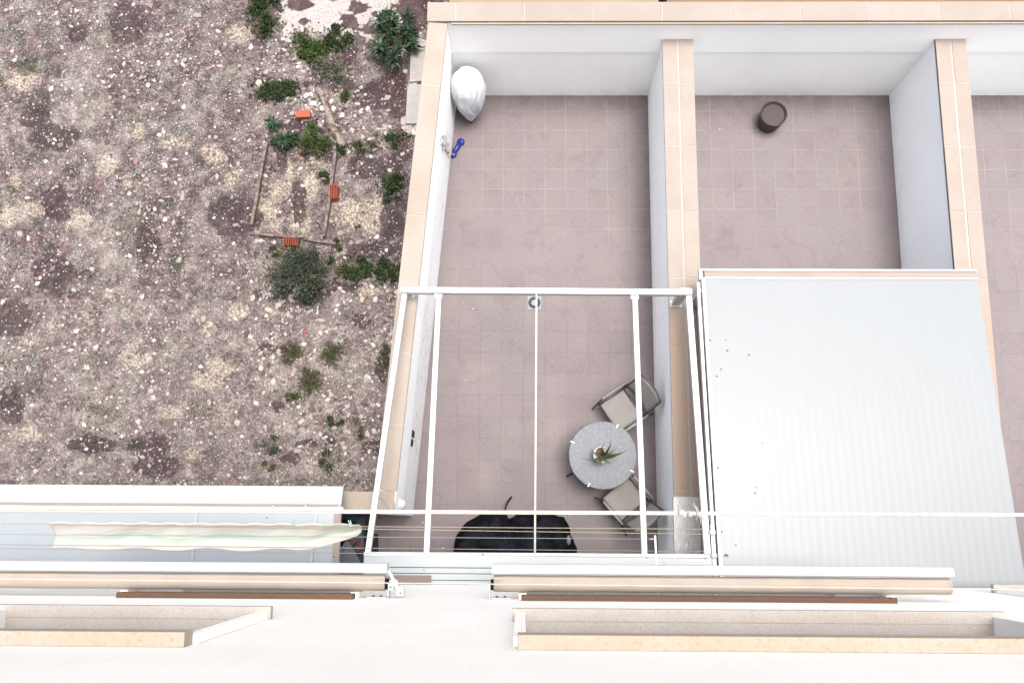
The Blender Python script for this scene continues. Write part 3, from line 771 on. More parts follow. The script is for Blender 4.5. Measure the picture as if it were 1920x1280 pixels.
for (u0, v0, u1, v1, r, lab) in [(568, 682, 579, 706, .012, 'short pale stick leading to the largest olive tuft'), (645, 325, 668, 316, .012, 'short reddish stick right of the timber bed'), (628, 285, 640, 295, .008, 'thin bent twig at the foot of the log'), (752, 225, 700, 222, .005, 'thin straw coloured twig above the low weeds near the slabs'), (620, 428, 650, 442, .005, 'thin twig on the ground right of the bed')]:
    a = at(u0, v0, -.975); b = at(u1, v1, -.975); m = a.lerp(b, .5) + Vector((.01, .015, .01))
    tag(MB().tube([a, m, b], [r, r * .9, r * .6], 6).build('stick', M['straw'] if r > .01 else M['timber'], smooth=True), lab, 'stick', 'sticks on the rough ground')
c = at(570, 623, -.97); mb = MB(); mb.ball(c, .03, 8, 5, (1.2, .9, .5)); mb.ball(c + Vector((.03, .01, 0)), .018, 8, 5, (1, 1, .6))
tag(mb.build('plastic_scrap', simple('red_scrap', (.55, .05, .09), .5), smooth=True), 'small crumpled red scrap above the olive tufts', 'litter')
# concrete slabs by the wall
def slab(pts, label):
    poly = [at(u, v, -.95)[:2] for u, v in pts]
    return tag(MB().prism(poly, -1.03, -.945).build('concrete_slab', M['slab'], bevel=.006), label, 'slab', 'concrete slabs along the outer wall')
M['slab'] = simple('concrete', (.46, .43, .41), .9, .2, 6, bump=.4)
slab([(764, 160), (790, 158), (783, 232), (760, 232)], 'lower concrete slab beside the boundary wall')
slab([(770, 90), (797, 88), (792, 152), (768, 154)], 'upper concrete slab beside the boundary wall under leaves')

# --- terrace paving
LW = lambda y: -3.069 - (.264 - y) * (.546 / 6.714)        # inner foot of the left wall
mb = MB(); mb.prism([(0.0, .27), (LW(.27) - .01, .27), (LW(-6.42) - .01, -6.42), (-13, -6.42), (-13, YF), (0.0, YF)], -1.0, 0)
o = mb.build('terrace_paving', M['tiles'], local=True); tag(o, kind='structure')
mb = MB(); mb.box(.372, 3.86, YF, .27, -1.0, .0); mb.box(4.23, 9.0, YF, .27, -1, 0)
o = mb.build('neighbour_paving', M['tiles'], local=True); tag(o, kind='structure')
# coloured rendered blocks beyond the far wall
def yard(x0, x1, m, lab):
    tag(MB().box(x0, x1, 1.0, 6.5, -1.05, .40).build('rendered_block', m, bevel=.01), lab, 'outbuilding')
yard(-3.19, .14, M['ochre'], 'pale ochre low rendered block behind the far wall')
yard(.27, 9.5, M['ochre2'], 'brown ochre low rendered block behind the far wall, right of the dark gap')

# --- walls
def coping(poly_pts, z, th, mat, parent, L=.95, width=.3, gap=.012, off=0., name='coping'):
    """slabs along a straight run a->b: centre line, width"""
    a, b = Vector((*poly_pts[0], 0)), Vector((*poly_pts[1], 0)); d = (b - a); tot = d.length; d.normalize(); s = Vector((-d.y, d.x, 0))
    mb = MB(); q = 0; first = True
    while q < tot - .02:
        e = min(tot, q + (L - off if first else L)); first = False
        c0 = a + d * (q + (gap / 2 if q > 0 else 0)); c1 = a + d * (e - (gap / 2 if e < tot else 0)); j = random.uniform(-.0025, .0025)
        w2 = width / 2
        mb.prism([(c0 - s * w2)[:2], (c1 - s * w2)[:2], (c1 + s * w2)[:2], (c0 + s * w2)[:2]], z, z + th + j)
        q = e
    return mb.build(name, mat, parent, bevel=.004)
def mortar(poly_pts, z, th, parent, width):
    a, b = Vector((*poly_pts[0], 0)), Vector((*poly_pts[1], 0)); d = (b - a).normalized(); s = Vector((-d.y, d.x, 0)); w2 = width / 2 - .006
    a = a + d * .006; b = b - d * .006
    MB().prism([(a - s * w2)[:2], (b - s * w2)[:2], (b + s * w2)[:2], (a + s * w2)[:2]], z + .002, z + th - .0035).build('mortar_bed', M['mortar'], parent)
ZL = 1.95; TH = .045; ZB = 1.24
# far wall
fw = empty('garden_wall', (-.5, .264, -1), 'white far wall with a pale stone coping across the back of both terraces', 'wall', 'boundary walls')
MB().box(-3.29, 9.0, .268, .50, -1.0, ZB).build('lower_wall', M['wall_old'], fw)
MB().box(-3.29, 9.0, .256, .51, ZB, ZL - .0).build('upper_wall', M['wall_new'], fw)
MB().box(-3.0, 9.0, .225, .50, ZL, ZL + .03).build('coping_underlay', M['lintel'], fw)
coping([(-3.33, .385), (9.0, .385)], ZL + .03, TH - .005, M['cap_far'], fw, .945, .285, off=.55)
mortar([(-3.32, .385), (9.0, .385)], ZL + .03, TH - .005, fw, .285)
# left wall (skewed)
lw = empty('garden_wall', (-3.45, -3, -1), 'white left boundary wall with beige coping and black mould marks beside the rubble', 'wall', 'boundary walls')
yE = -6.44
def lwp(y0, y1, t0, t1): return [(LW(y0) + t0, y0), (LW(y1) + t0, y1), (LW(y1) + t1, y1), (LW(y0) + t1, y0)]
MB().prism(lwp(.262, yE, -.22, 0), -1.0, ZB).build('lower_wall', M['wall_mould'], lw)
MB().prism(lwp(.252, yE - .004, -.22, .014), ZB, ZL).build('upper_wall', M['wall_new'], lw)
coping([(LW(.235) - .112, .235), (LW(yE + .285) - .112, yE + .285)], ZL + .0, TH, M['cap'], lw, .93, .268, off=.0)
mortar([(LW(.235) - .112, .235), (LW(yE + .285) - .112, yE + .285)], ZL, TH, lw, .268)
# L-shaped return, mitred stone
xi, xo = LW(yE) + .022, LW(yE) - .246
MB().prism([(xi, yE - .02), (xi, yE + .279), (LW(yE + .279) - .246, yE + .279), ], ZL, ZL + TH).build('mitred_coping', M['cap'], lw, bevel=.004)
# black sockets in the left wall, a bulkhead lamp, loose plaster
for (u, v, hh) in ((774, 813, .24), (771.5, 829.5, .21)):
    # intersect the ray with the slanted wall face
    best = None
    for i in range(400):
        y = -4.5 - i * .005; p = atY(u, v, y)
        e_ = abs(p.x - LW(y))
        if best is None or e_ < best[0]: best = (e_, p, y)
    p = best[1]; ang = math.atan2(.546, 6.714)
    f = MB().box(-.004, .006, -.05, .05, -hh / 2 - .01, hh / 2 + .01).build('socket_frame', M['pulley'], lw, local=True)
    f.location = Vector((LW(p.y), p.y, p.z)) - Vector(lw.location); f.rotation_euler.z = -ang
    MB().box(.004, .009, -.044, .044, -hh / 2, hh / 2).build('socket_hole', M['black'], f, local=True)
lp = None
for i in range(400):
    y = -5.6 - i * .003; p = atY(755, 944, y); e_ = abs(p.x - (LW(y) + .05))
    if lp is None or e_ < lp[0]: lp = (e_, p)
p = lp[1]
e = empty('wall_lamp', (LW(p.y) + .014, p.y, p.z), 'round white bulkhead lamp at the house end of the left wall', 'lamp')
m_ = MB()
ring = MB(); n = 24
def disc_x(mb, x0, x1, r0, r1, c, n=24):
    vs = [(x0 + c[0], c[1] + r0 * math.cos(2 * PI * i / n), c[2] + r0 * math.sin(2 * PI * i / n)) for i in range(n)] + [(x1 + c[0], c[1] + r1 * math.cos(2 * PI * i / n), c[2] + r1 * math.sin(2 * PI * i / n)) for i in range(n)]
    mb.add(vs, [tuple(range(n))[::-1], tuple(range(n, 2 * n))] + [(i, (i + 1) % n, n + (i + 1) % n, n + i) for i in range(n)])
disc_x(ring, -.005, .03, .085, .085, e.location); ring.build('lamp_base', M['white_metal'], e, bevel=.004)
gl = MB(); 
for k in range(5):
    a0, a1 = k * .3, (k + 1) * .3
    disc_x(gl, .03 + .05 * math.sin(a0), .03 + .05 * math.sin(a1), .075 * math.cos(a0), .075 * math.cos(a1), e.location)
gl.build('lamp_shade', M['lamp_glass'], e, smooth=True)
# loose plaster on the wall top edge
def wall_hit(u, v):
    best = None
    for i in range(700):
        y = .2 - i * .01; p = atY(u, v, y)
        if best is None or abs(p.x - LW(y)) < best[0]: best = (abs(p.x - LW(y)), p)
    return best[1]
mb = MB()
for k in range(170):
    q = random.random(); p = wall_hit(lerp(829, 841, q) + random.gauss(0, 2.2), lerp(260, 285, q) + random.gauss(0, 4.5)) if k % 3 == 0 else p + Vector((0, random.gauss(0, .03), random.gauss(0, .05)))
    if p.z < .25 or p.z > 1.8: continue
    mb.ball((LW(p.y) + .018, p.y, p.z), random.uniform(.010, .034), 6, 4, (.9, 1.1, 1.3))
mb.build('plaster_patch', M['plaster_lump'], lw)
# short wall to the left neighbour
sw = empty('garden_wall', (-6, -6.3, -1), 'short return wall with wide beige coping running left under the canopy', 'wall', 'boundary walls')
MB().box(-13, xo + .05, yE + .03, yE + .25, -1, ZL - .004).build('wall_body', M['wall_old'], sw)
coping([(xo + .004, yE + .136), (-13, yE + .136)], ZL + .001, TH, M['cap'], sw, 1.2, .265, off=.1)
MB().prism([(xi, yE - .02), (LW(yE + .279) - .246, yE + .272), (xo + .006, yE + .272), (xo + .006, yE + .004)], ZL + .002, ZL + TH + .001).build('corner_stone', M['cap'], sw, bevel=.004)
# party wall right
ZR = 1.52
pw = empty('party_wall', (.19, -3.3, -1), 'bluish white party wall between the two terraces with double beige coping', 'wall', 'boundary walls')
MB().box(0, .372, YF, .268, -1, ZR).build('wall_body', M['wall_blue'], pw)
MB().box(-.024, .0, -6.2, .25, ZR - .03, ZR + .002).build('drip_edge', M['wall_new'], pw)
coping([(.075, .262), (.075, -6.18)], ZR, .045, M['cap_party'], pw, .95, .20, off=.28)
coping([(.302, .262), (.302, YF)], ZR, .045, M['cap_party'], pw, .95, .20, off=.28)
MB().box(-.03, .405, YF, .262, ZR + .001, ZR + .04).build('mortar_bed', M['mortar'], pw)
MB().box(-.045, .30, YF + .0, -6.20, ZR + .012, ZR + .062).build('marble_slab', M['marble'], pw, bevel=.004)
for o in pw.children:
    if o.name.startswith('marble'): o['label'] = 'grey veined marble slab'
pw2 = empty('party_wall', (4.04, -3.3, -1), 'second party wall at the far right beyond the neighbouring terrace', 'wall', 'boundary walls')
MB().box(3.86, 4.23, YF, .268, -1, ZR).build('wall_body', M['wall_blue'], pw2)
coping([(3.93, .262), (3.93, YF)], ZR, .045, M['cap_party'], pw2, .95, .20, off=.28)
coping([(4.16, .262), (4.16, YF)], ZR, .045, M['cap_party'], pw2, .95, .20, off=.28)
MB().box(3.83, 4.262, YF, .262, ZR + .001, ZR + .04).build('mortar_bed', M['mortar'], pw2)

# --- building
bl = empty('apartment_building', (-2, YF - 1, -1), 'tall cream painted apartment building seen from straight above its facade', 'building')
X0, X1, ZT = -13., 9.0, 11.2
WIN = [  # x0,x1,sill z,lintel z
 (-2.00, 1.25, 6.50, 7.76), (-5.6, -3.80, 6.50, 7.76), (-1.98, 1.30, 3.45, 4.72), (-5.6, -3.52, 3.45, 4.72), (3.0, 5.0, 6.50, 7.76), (3.0, 5.0, 3.45, 4.72), (-3.1, -.9, 0.02, 2.1)]
xsx = sorted(set([X0, X1] + [q for a in WIN for q in a[:2]])); zsx = sorted(set([-1., ZT] + [q for a in WIN for q in a[2:]]))
fm = MB()
for i in range(len(xsx) - 1):
    for j in range(len(zsx) - 1):
        cx_, cz_ = (xsx[i] + xsx[i + 1]) / 2, (zsx[j] + zsx[j + 1]) / 2
        if any(a[0] < cx_ < a[1] and a[2] < cz_ < a[3] for a in WIN): continue
        fm.box(xsx[i], xsx[i + 1], YF - .32, YF, zsx[j], zsx[j + 1])
o = fm.build('facade_wall', M['facade'], bl)
bm = bmesh.new(); bm.from_mesh(o.data); bmesh.ops.remove_doubles(bm, verts=bm.verts, dist=.0005)
# drop interior duplicate faces
seen = {}
for f in bm.faces: seen.setdefault(tuple(sorted(v.index for v in f.verts)), []).append(f)
bmesh.ops.delete(bm, geom=[f for l in seen.values() if len(l) > 1 for f in l], context='FACES')
bm.to_mesh(o.data); bm.free()
MB().box(X0, X1, -15, YF - .33, -1, ZT).build('building_core', M['wall_old'], bl)
for k, (x0, x1, z0, z1) in enumerate(WIN):
    door = z0 < 1
    fr = MB(); yo = YF - .27; f_ = .05
    fr.box(x0, x0 + f_, yo, yo + .05, z0, z1); fr.box(x1 - f_, x1, yo, yo + .05, z0, z1)
    fr.box(x0 + f_, x1 - f_, yo, yo + .05, z0, z0 + f_); fr.box(x0 + f_, x1 - f_, yo, yo + .05, z1 - f_, z1)
    fr.box((x0 + x1) / 2 - .04, (x0 + x1) / 2 + .04, yo, yo + .05, z0 + f_, z1 - f_)
    wd = fr.build('glass_door' if door else 'window', M['white_metal'], bl)
    MB().box(x0 + f_, x1 - f_, yo + .015, yo + .03, z0 + f_, z1 - f_).build('pane', M['glass'], wd)
    if door: continue
    MB().box(x0 - .065, x1 + .065, YF + .001, YF + .087, z0 - .05, z0 + .010).build('sill', M['sill'], wd, bevel=.004)
    MB().box(x0 + .002, x1 - .002, YF - .24, YF - .001, z0 + .001, z0 + .010).build('sill_top', M['sill'], wd)
    for s, xx in ((-1, x0), (1, x1)):
        MB().box(xx - (.045 if s < 0 else 0), xx + (0 if s < 0 else .045), YF + .0015, YF + .055, z0, z1 - .002).build('jamb', M['facade'], wd, bevel=.003)
        MB().box(xx - (.0 if s < 0 else .025), xx + (.025 if s < 0 else 0), YF - .215, YF + .0545, z0 + .001, z1 - .002).build('reveal', M['facade'], wd)
    dark = abs(z0 - 3.45) < .1
    MB().box(x0 - .02, x1 + .02, YF + .001, YF + (.048 if dark else .078), z1, z1 + .12).build('lintel', M['stone_cap_dark' if dark else 'lintel'], wd, bevel=.003)
# small ledge of a lower window
lg = MB(); a = at(738, 1079, 2.85); b = at(808, 1091, 2.85)
lg.box(-3.52, -3.03, YF + .001, YF + .10, 2.72, 2.76)
lg.build('stone_ledge', M['ledge'], bl, bevel=.004)
MB().box(-3.50, -3.05, YF + .002, YF + .05, 2.50, 2.66).build('ledge_band', M['cap'], bl, bevel=.003)

# --- awnings over the lower windows
def awning(x0, x1, label, end):
    e = empty('rolled_awning', ((x0 + x1) / 2, YF + .1, 4.6), label, 'awning', 'rolled awnings on the facade')
    # front bar: a slim white aluminium profile
    prof = [(YF + .222, 4.58), (YF + .222, 4.70), (YF + .232, 4.715), (YF + .285, 4.715), (YF + .31, 4.69), (YF + .31, 4.60), (YF + .29, 4.57)]
    m = MB(); n = len(prof); m.add([(x0, y, z) for y, z in prof] + [(x1, y, z) for y, z in prof], [tuple(range(n)), tuple(range(2 * n - 1, n - 1, -1))] + [(i, i + n, (i + 1) % n + n, (i + 1) % n) for i in range(n)])
    m.build('front_bar', M['white_metal'], e, bevel=.003)
    m = MB().box(x0 + .02, x1 - .02, YF + .268, YF + .272, 4.716, 4.7185).build('bar_groove', M['pulley'], e)
    m = MB(); pts = []; N = 26
    rr = .074
    for k in range(N + 1):
        x = lerp(x0 + .02, x1 - .02 if end is None else x1 - .02, k / N); pts.append((x, YF + .138, 4.64))
    m.tube(pts, [rr * (1 + .02 * math.sin(k * 1.7)) for k in range(N + 1)], 24); m.build('fabric_roll', M['cream_fabric'], e, smooth=True)
    m = MB(); m.add([(x0 + .02, YF + .125, 4.708), (x1 - .02, YF + .125, 4.708), (x1 - .02, YF + .195, 4.700), (x0 + .02, YF + .195, 4.700), (x0 + .02, YF + .125, 4.704), (x1 - .02, YF + .125, 4.704), (x1 - .02, YF + .195, 4.696), (x0 + .02, YF + .195, 4.696)],
        [(0, 3, 2, 1), (4, 5, 6, 7), (0, 1, 5, 4), (3, 7, 6, 2), (0, 4, 7, 3), (1, 2, 6, 5)]).build('fabric_strip', M['cream_fabric'], e)
    for xx in ([x0, x1] if end is None else [x0 if end < 0 else x1]):
        s = -1 if xx == x0 else 1
        # wall bracket with bolts, axle cap and folding arm elbow
        b = MB(); b.box(xx - (.0 if s < 0 else .18), xx + (.18 if s < 0 else .0), YF + .0005, YF + .012, 4.60, 4.68)
        b.box(*(sorted((xx + s * .012, xx + s * .02))), YF + .0, YF + .14, 4.59, 4.70)
        bo = b.build('wall_bracket', M['white_metal'], e, bevel=.002)
        for q in (.05, .12):
            t_ = MB(); t_.lathe([(.009, 0), (.009, .012), (.005, .016)], (xx - s * q, YF + .02, 4.68), 8); t_.box(xx - s * q - .012, xx - s * q + .012, YF + .012, YF + .03, 4.676, 4.6815)
            t_.build('bolt', M['screw'], bo)
        m = MB(); m.tube([(xx - s * .03, YF + .125, 4.64), (xx + s * .008, YF + .125, 4.64)], .05, 16); m.build('axle_cap', M['black'], e)
    return e
aw1 = awning(-2.272, 1.9, 'rolled cream awning with white front bar under the right window', -1)
aw2 = awning(-9.0, -3.225, 'rolled cream awning with white front bar at the left, its arm elbow showing', 1)
m = MB(); x = -3.225
m.bar((x + .01, YF + .25, 4.68), (x + .075, YF + .13, 4.66), .028, .03); m.bar((x + .075, YF + .13, 4.66), (x + .11, YF + .05, 4.62), .04, .035)
m.tube([(x + .07, YF + .14, 4.60), (x + .07, YF + .14, 4.695)], .028, 14); m.box(x + .02, x + .06, YF + .07, YF + .16, 4.6, 4.68)
m.box(x + .085, x + .15, YF + .02, YF + .10, 4.60, 4.66)
el = m.build('folding_arm', M['white_metal'], aw2, bevel=.003)
for (dx, dy) in ((.035, .10), (.035, .14), (.07, .14), (.12, .045)): MB().lathe([(.009, 0), (.007, .008)], (x + dx, YF + dy, 4.683 if dx < .06 else 4.697 if dx < .1 else 4.661), 8).build('bolt', M['screw'], el)

# --- pergola of our terrace
ZF, ZH = 2.27, 2.72
pg = empty('pergola', (-1.8, -5.2, 0), 'white steel pergola frame without a cover over the terrace with the round table', 'pergola')
def prg(u, v, front): return at(u, v, ZF if front else ZH)
fl_, fr_ = at(757, 545, ZF), at(1292, 549, ZF)
MB().bar(fl_ + Vector((-.03, 0, 0)), fr_ + Vector((.03, 0, 0)), .075, .10).build('front_beam', M['white_metal'], pg, bevel=.006)
for (u0, v0, u1, v1, wd_) in ((759, 552, 690, 1036, .065), (823, 553, 800, 1036, .065), (1190, 555, 1208, 1038, .065), (1291, 556, 1326, 1038, .075)):
    MB().bar(at(u0, v0, ZF), at(u1, v1, ZH), wd_, .06).build('rafter', M['white_metal'], pg, bevel=.005)
for (u0, v0) in ((823, 553), (1190, 555)):
    p = at(u0, v0 + 2, ZF); MB().box(p.x - .055, p.x + .045, p.y - .035, p.y + .015, p.z + .02, p.z + .045).build('rafter_cleat', M['white_metal'], pg, bevel=.003)
MB().bar(at(1006, 552, ZF + .02), at(1003, 1036, ZH + .02), .022, .02).build('guide_wire', M['rope_white'], pg)
p = at(1268, 573, ZR + .05)
q = MB(); q.box(p.x - .065, p.x + .05, p.y, p.y + .05, ZR + .05, ZF - .03); q.build('post', M['white_metal'], pg, bevel=.003)
MB().box(p.x - .085, p.x + .07, p.y - .02, p.y + .07, ZR + .046, ZR + .058).build('post_foot', M['white_metal'], pg, bevel=.003)
p = at(768, 556, ZL + TH)
MB().box(p.x - .07, p.x + .04, p.y, p.y + .05, ZL + TH, ZF - .03).build('post', M['white_metal'], pg, bevel=.003)
MB().box(p.x - .085, p.x + .06, p.y - .02, p.y + .07, ZL + TH - .002, ZL + TH + .01).build('post_foot', M['white_metal'], pg, bevel=.003)
a = at(683, 1036, ZH); b = at(1335, 1041, ZH)
hm = MB(); hm.box(a.x, b.x, YF + .19, a.y, ZH - .09, ZH + .02)
hm.build('house_panel', M['white_panel'], pg, bevel=.005)
MB().box(a.x - .002, b.x + .002, a.y - .028, a.y + .012, ZH - .1, ZH + .027).build('panel_lip', M['white_metal'], pg, bevel=.004)
q = MB(); q.box(a.x, b.x, YF + .125, YF + .184, ZH - .09, ZH + .018); q.box(a.x, b.x, YF + .050, YF + .119, ZH - .09, ZH + .016); q.box(a.x, b.x, YF + .002, YF + .044, ZH - .09, ZH + .014)
q.build('track_rails', M['white_panel'], pg, bevel=.003)
MB().box(a.x + .01, b.x - .01, YF + .003, YF + .19, ZH - .08, ZH - .01).build('track_channel', M['dark_gap'], pg)
q = MB()
for u, v in ((690, 1041), (797, 1040), (1212, 1045), (1322, 1047), (795, 1068), (1245, 1054)):
    c = at(u, v, ZH + .02); MB().lathe([(.008, 0), (.006, .004)], (c.x, c.y, ZH + .02), 8).build('screw', M['screw'], pg)

# --- right neighbour's roof
nr = empty('patio_roof', (1.9, -5.2, 0), 'white ribbed sheet roof over the neighbouring terrace', 'roof')
ZA, ZC = 2.22, 2.66
xa = at(1313, 520, ZA).x; ya = at(1313, 522, ZA).y; xr = 3.75
def slope(y): return lerp(ZA, ZC, (y - ya) / (YF - ya))
xl = xa + .055
m = MB(); m.add([(xl, ya, ZA), (xr, ya, ZA), (xr, YF + .005, ZC), (xl, YF + .005, ZC), (xl, ya, ZA - .03), (xr, ya, ZA - .03), (xr, YF + .005, ZC - .03), (xl, YF + .005, ZC - .03)],
    [(0, 3, 2, 1), (4, 5, 6, 7), (0, 1, 5, 4), (1, 2, 6, 5), (2, 3, 7, 6), (3, 0, 4, 7)]).build('roof_sheet', M['roof_white'], nr)
MB().bar((xl - .025, ya - .0, ZA + .012), (xl - .025, YF + .005, ZC + .012), .045, .06).build('edge_trim', M['white_metal'], nr, bevel=.004)
MB().bar((xl - .085, ya - .06, ZA - .02), (xl - .085, YF + .005, ZC - .02), .04, .07).build('side_rail', M['white_metal'], nr, bevel=.004)
MB().box(xl, xr, ya + .018, ya + .10, ZA - .06, ZA - .01).build('gutter', M['cap_far'], nr, bevel=.004)
MB().box(xl - .06, xr, ya + .10, ya + .125, ZA - .06, ZA + .01).build('gutter_lip', M['white_metal'], nr, bevel=.003)
MB().box(xl, xr, ya - .005, ya + .014, ZA - .02, ZA + .014).build('front_trim', M['white_metal'], nr, bevel=.003)
MB().box(xl - .07, xl - .03, ya - .02, ya + .12, ZA - .06, ZA + .02).build('corner_cap', M['white_metal'], nr, bevel=.003)
p = at(1299, 578, ZR + .05)
MB().box(p.x - .05, p.x + .12, p.y + .03, p.y + .08, ZR + .045, ZA + .0).build('post', M['white_metal'], nr, bevel=.003)
MB().box(p.x - .07, p.x + .13, p.y + .01, p.y + .035, ZR + .046, ZR + .07).build('post_foot', M['cap'], nr, bevel=.003)
q = MB()
for u, v in ((1320, 531), (1331, 638), (1361, 637), (1364, 657), (1404, 665), (1331, 701), (1352, 692), (1346, 877), (1418, 913), (1416, 924), (1344, 705), (1353, 996), (1380, 1022), (1430, 830)):
    c = at(u, v, 2.4); z = slope(c.y); c = at(u, v, z); r = random.uniform(.007, .014)
    MB().lathe([(r, 0), (r * .7, .006)], (c.x, c.y, z + .001), 8).build('roof_screw', M['screw'], nr)
q = MB(); 
pts = []
for k in range(14):
    u = lerp(1325.5, 1335, k / 13) + 1.2 * math.sin(k * .5); v = lerp(655, 800, k / 13); c = at(u, v, 2.4); z = slope(c.y); c = at(u, v, z); pts.append((c.x, c.y, z + .008))
q.tube(pts, .006, 6)
pts = []
for u, v in ((1352, 985), (1345, 985), (1344, 988), (1345, 1005), (1347, 1026)):
    c = at(u, v, 2.4); z = slope(c.y); c = at(u, v, z); pts.append((c.x, c.y, z + .008))
q.tube(pts, .007, 6)
q.build('lifted_seal', M['dark_gap'], nr)
q = MB(); pts = []
for k in range(10):
    c = at(1357 + k * .8, 1040 + 1.6 * math.sin(k * 1.1), 2.6); z = slope(c.y); pts.append((c.x, c.y, z + .008))
q.tube(pts, .008, 6); tag(q.build('twig', M['stem'], None), 'tiny dark curled twig lying on the white ribbed roof near the pulleys', 'twig')

# --- left neighbour's canopy and glazed lean-to
lc = empty('patio_canopy', (-6, -6.4, 0), 'white ribbed canopy with glazed rear part at the lower left', 'canopy')
ZK = 2.35
p0 = at(643, 911, ZK); p1 = at(640, 945, ZK); p2 = at(638, 956, ZK)
m = MB(); m.add([(-11, p0.y, ZK - .03), (p0.x, p0.y, ZK - .03), (p1.x, p1.y, ZK + .01), (-11, p1.y, ZK + .01), (-11, p0.y, ZK - .05), (p0.x, p0.y, ZK - .05), (p1.x, p1.y, ZK - .01), (-11, p1.y, ZK - .01)],
    [(0, 1, 2, 3), (7, 6, 5, 4), (0, 4, 5, 1), (1, 5, 6, 2), (2, 6, 7, 3), (3, 7, 4, 0)]).build('ribbed_sheet', M['roof_corr'], lc)
MB().box(-11, p1.x + .005, p1.y - .03, p1.y - .002, ZK - .03, ZK + .012).build('cream_trim', M['cap_far'], lc, bevel=.003)
MB().box(-11, p1.x + .03, p2.y - .02, p1.y - .033, ZK - .04, ZK + .03).build('cross_beam', M['white_metal'], lc, bevel=.006)
q = MB()
for u in (512, 573, 636): c = at(u, 949, ZK + .03); MB().lathe([(.020, 0), (.015, .010), (.004, .012)], (c.x, c.y, ZK + .03), 12).build('bolt', M['pulley'], lc)
xg = at(632, 1000, ZK).x
MB().box(-11, xg - .045, YF + .005, p2.y - .03, ZK - .02, ZK - .005).build('glazed_panel', M['translucent'], lc)
MB().box(xg - .045, xg + .04, YF + .005, p2.y - .022, ZK - .04, ZK + .012).build('side_trim', M['cap_far'], lc, bevel=.004)
c = at(585, 1035, ZK)
MB().bar((c.x - .02, YF + .005, ZK + .0), (c.x + .03, p2.y - .02, ZK + .0), .035, .02).build('glazing_bar', M['white_panel'], lc, bevel=.003)
c = at(470, 1035, ZK)
MB().bar((c.x - .7, YF + .005, ZK + .0), (c.x - .68, p2.y - .02, ZK + .0), .035, .02).build('glazing_bar', M['white_panel'], lc, bevel=.003)
q = MB()
for u, v in ((626, 1043), (500, 970)): c = at(u, v, ZK + .01); MB().lathe([(.01, 0), (.008, .006)], (c.x, c.y, ZK + .012), 8).build('screw', M['screw'], lc)
q = MB(); q.tube([at(643, 911, ZK - .03), at(648, 906, ZK)], [.006, .004], 6); q.build('loose_clip', M['rope_white'], lc)
# pieces below, in the dark passage
hp = empty('hose_coil', (-4.12, -6.80, 0), 'dark teal garden hose coiled in the shade under the laundry', 'hose')
q = MB(); pc = at(645, 1000, .9)
for k in range(5):
    pts = []
    for i in range(33):
        a = 2 * PI * i / 32; r = .24 + .02 * math.sin(k * 2) + .006 * math.sin(3 * a + k)
        pts.append((pc.x + .03 * math.sin(k * 3) + r * math.cos(a), pc.y + .01 * k + r * math.sin(a), .86 + .014 * k))
    q.tube(pts, .009, 6)
hp.location = (pc.x, pc.y, .85); q.build('coil', M['hose'], hp, smooth=True)
q = MB(); q.lathe([(.20, 0), (.20, .03), (.05, .05), (.04, .12)], (pc.x, pc.y, .80), 20); q.build('coil_drum', M['black'], hp)
wb = MB().box(pc.x - .5, pc.x + .26, pc.y - .27, pc.y + .26, 0.0, .78)
cb = wb.build('storage_box', simple('dark_box', (.03, .03, .035), .6), bevel=.02); tag(cb, 'dark storage box in the shaded passage carrying the coiled hose', 'box')
c0 = at(648, 1040, .95)
sh = [(-.02, .17), (.03, .165), (.19, -.09), (.195, -.14), (.16, -.19), (-.10, -.20), (-.16, -.16), (-.17, -.10)]
tag(MB().prism([(c0.x + x_, c0.y + y_ + .02) for x_, y_ in sh], .90, .94).build('board', M['board'], bevel=.012), 'pale blue grey rounded triangular board below the laundry end', 'board')
q = MB(); q.lathe([(.10, 0), (.12, .25), (.13, .26)], (c0.x + .10, c0.y + .16, .62), 16); tag(q.build('bucket', M['rust_red'], smooth=False), 'dull dark red bucket half hidden behind the grey board', 'bucket')
q = MB(); q.box(c0.x - .25, c0.x + .28, c0.y - .3, c0.y + .28, 0, .60); tag(q.build('low_cupboard', simple('dark_cupboard', (.035, .03, .035), .6), bevel=.01), 'low dark cupboard under the grey board at the passage end', 'cupboard')

# --- clothes lines
ZW = 4.3
def cord(name, pts, r, mat, label, group='clothes lines in front of the facade'):
    out = []
    for (a, b) in zip(pts[:-1], pts[1:]):
        for k in range(12):
            q = k / 12; p = a.lerp(b, q); p.z -= .012 * math.sin(PI * q); out.append(p)
    out.append(pts[-1])
    return tag(MB().tube(out, r, 7).build(name, mat, smooth=True), label, 'clothes line', group)
def ext(a, b, xq):
    t_ = (xq - a.x) / (b.x - a.x); return a + (b - a) * t_
yl = -7.6
def line(u0, v0, u1, v1, z, x0=None, x1=None):
    a, b = at(u0, v0, z), at(u1, v1, z)
    return [ext(a, b, x0) if x0 is not None else a, ext(a, b, x1) if x1 is not None else b]
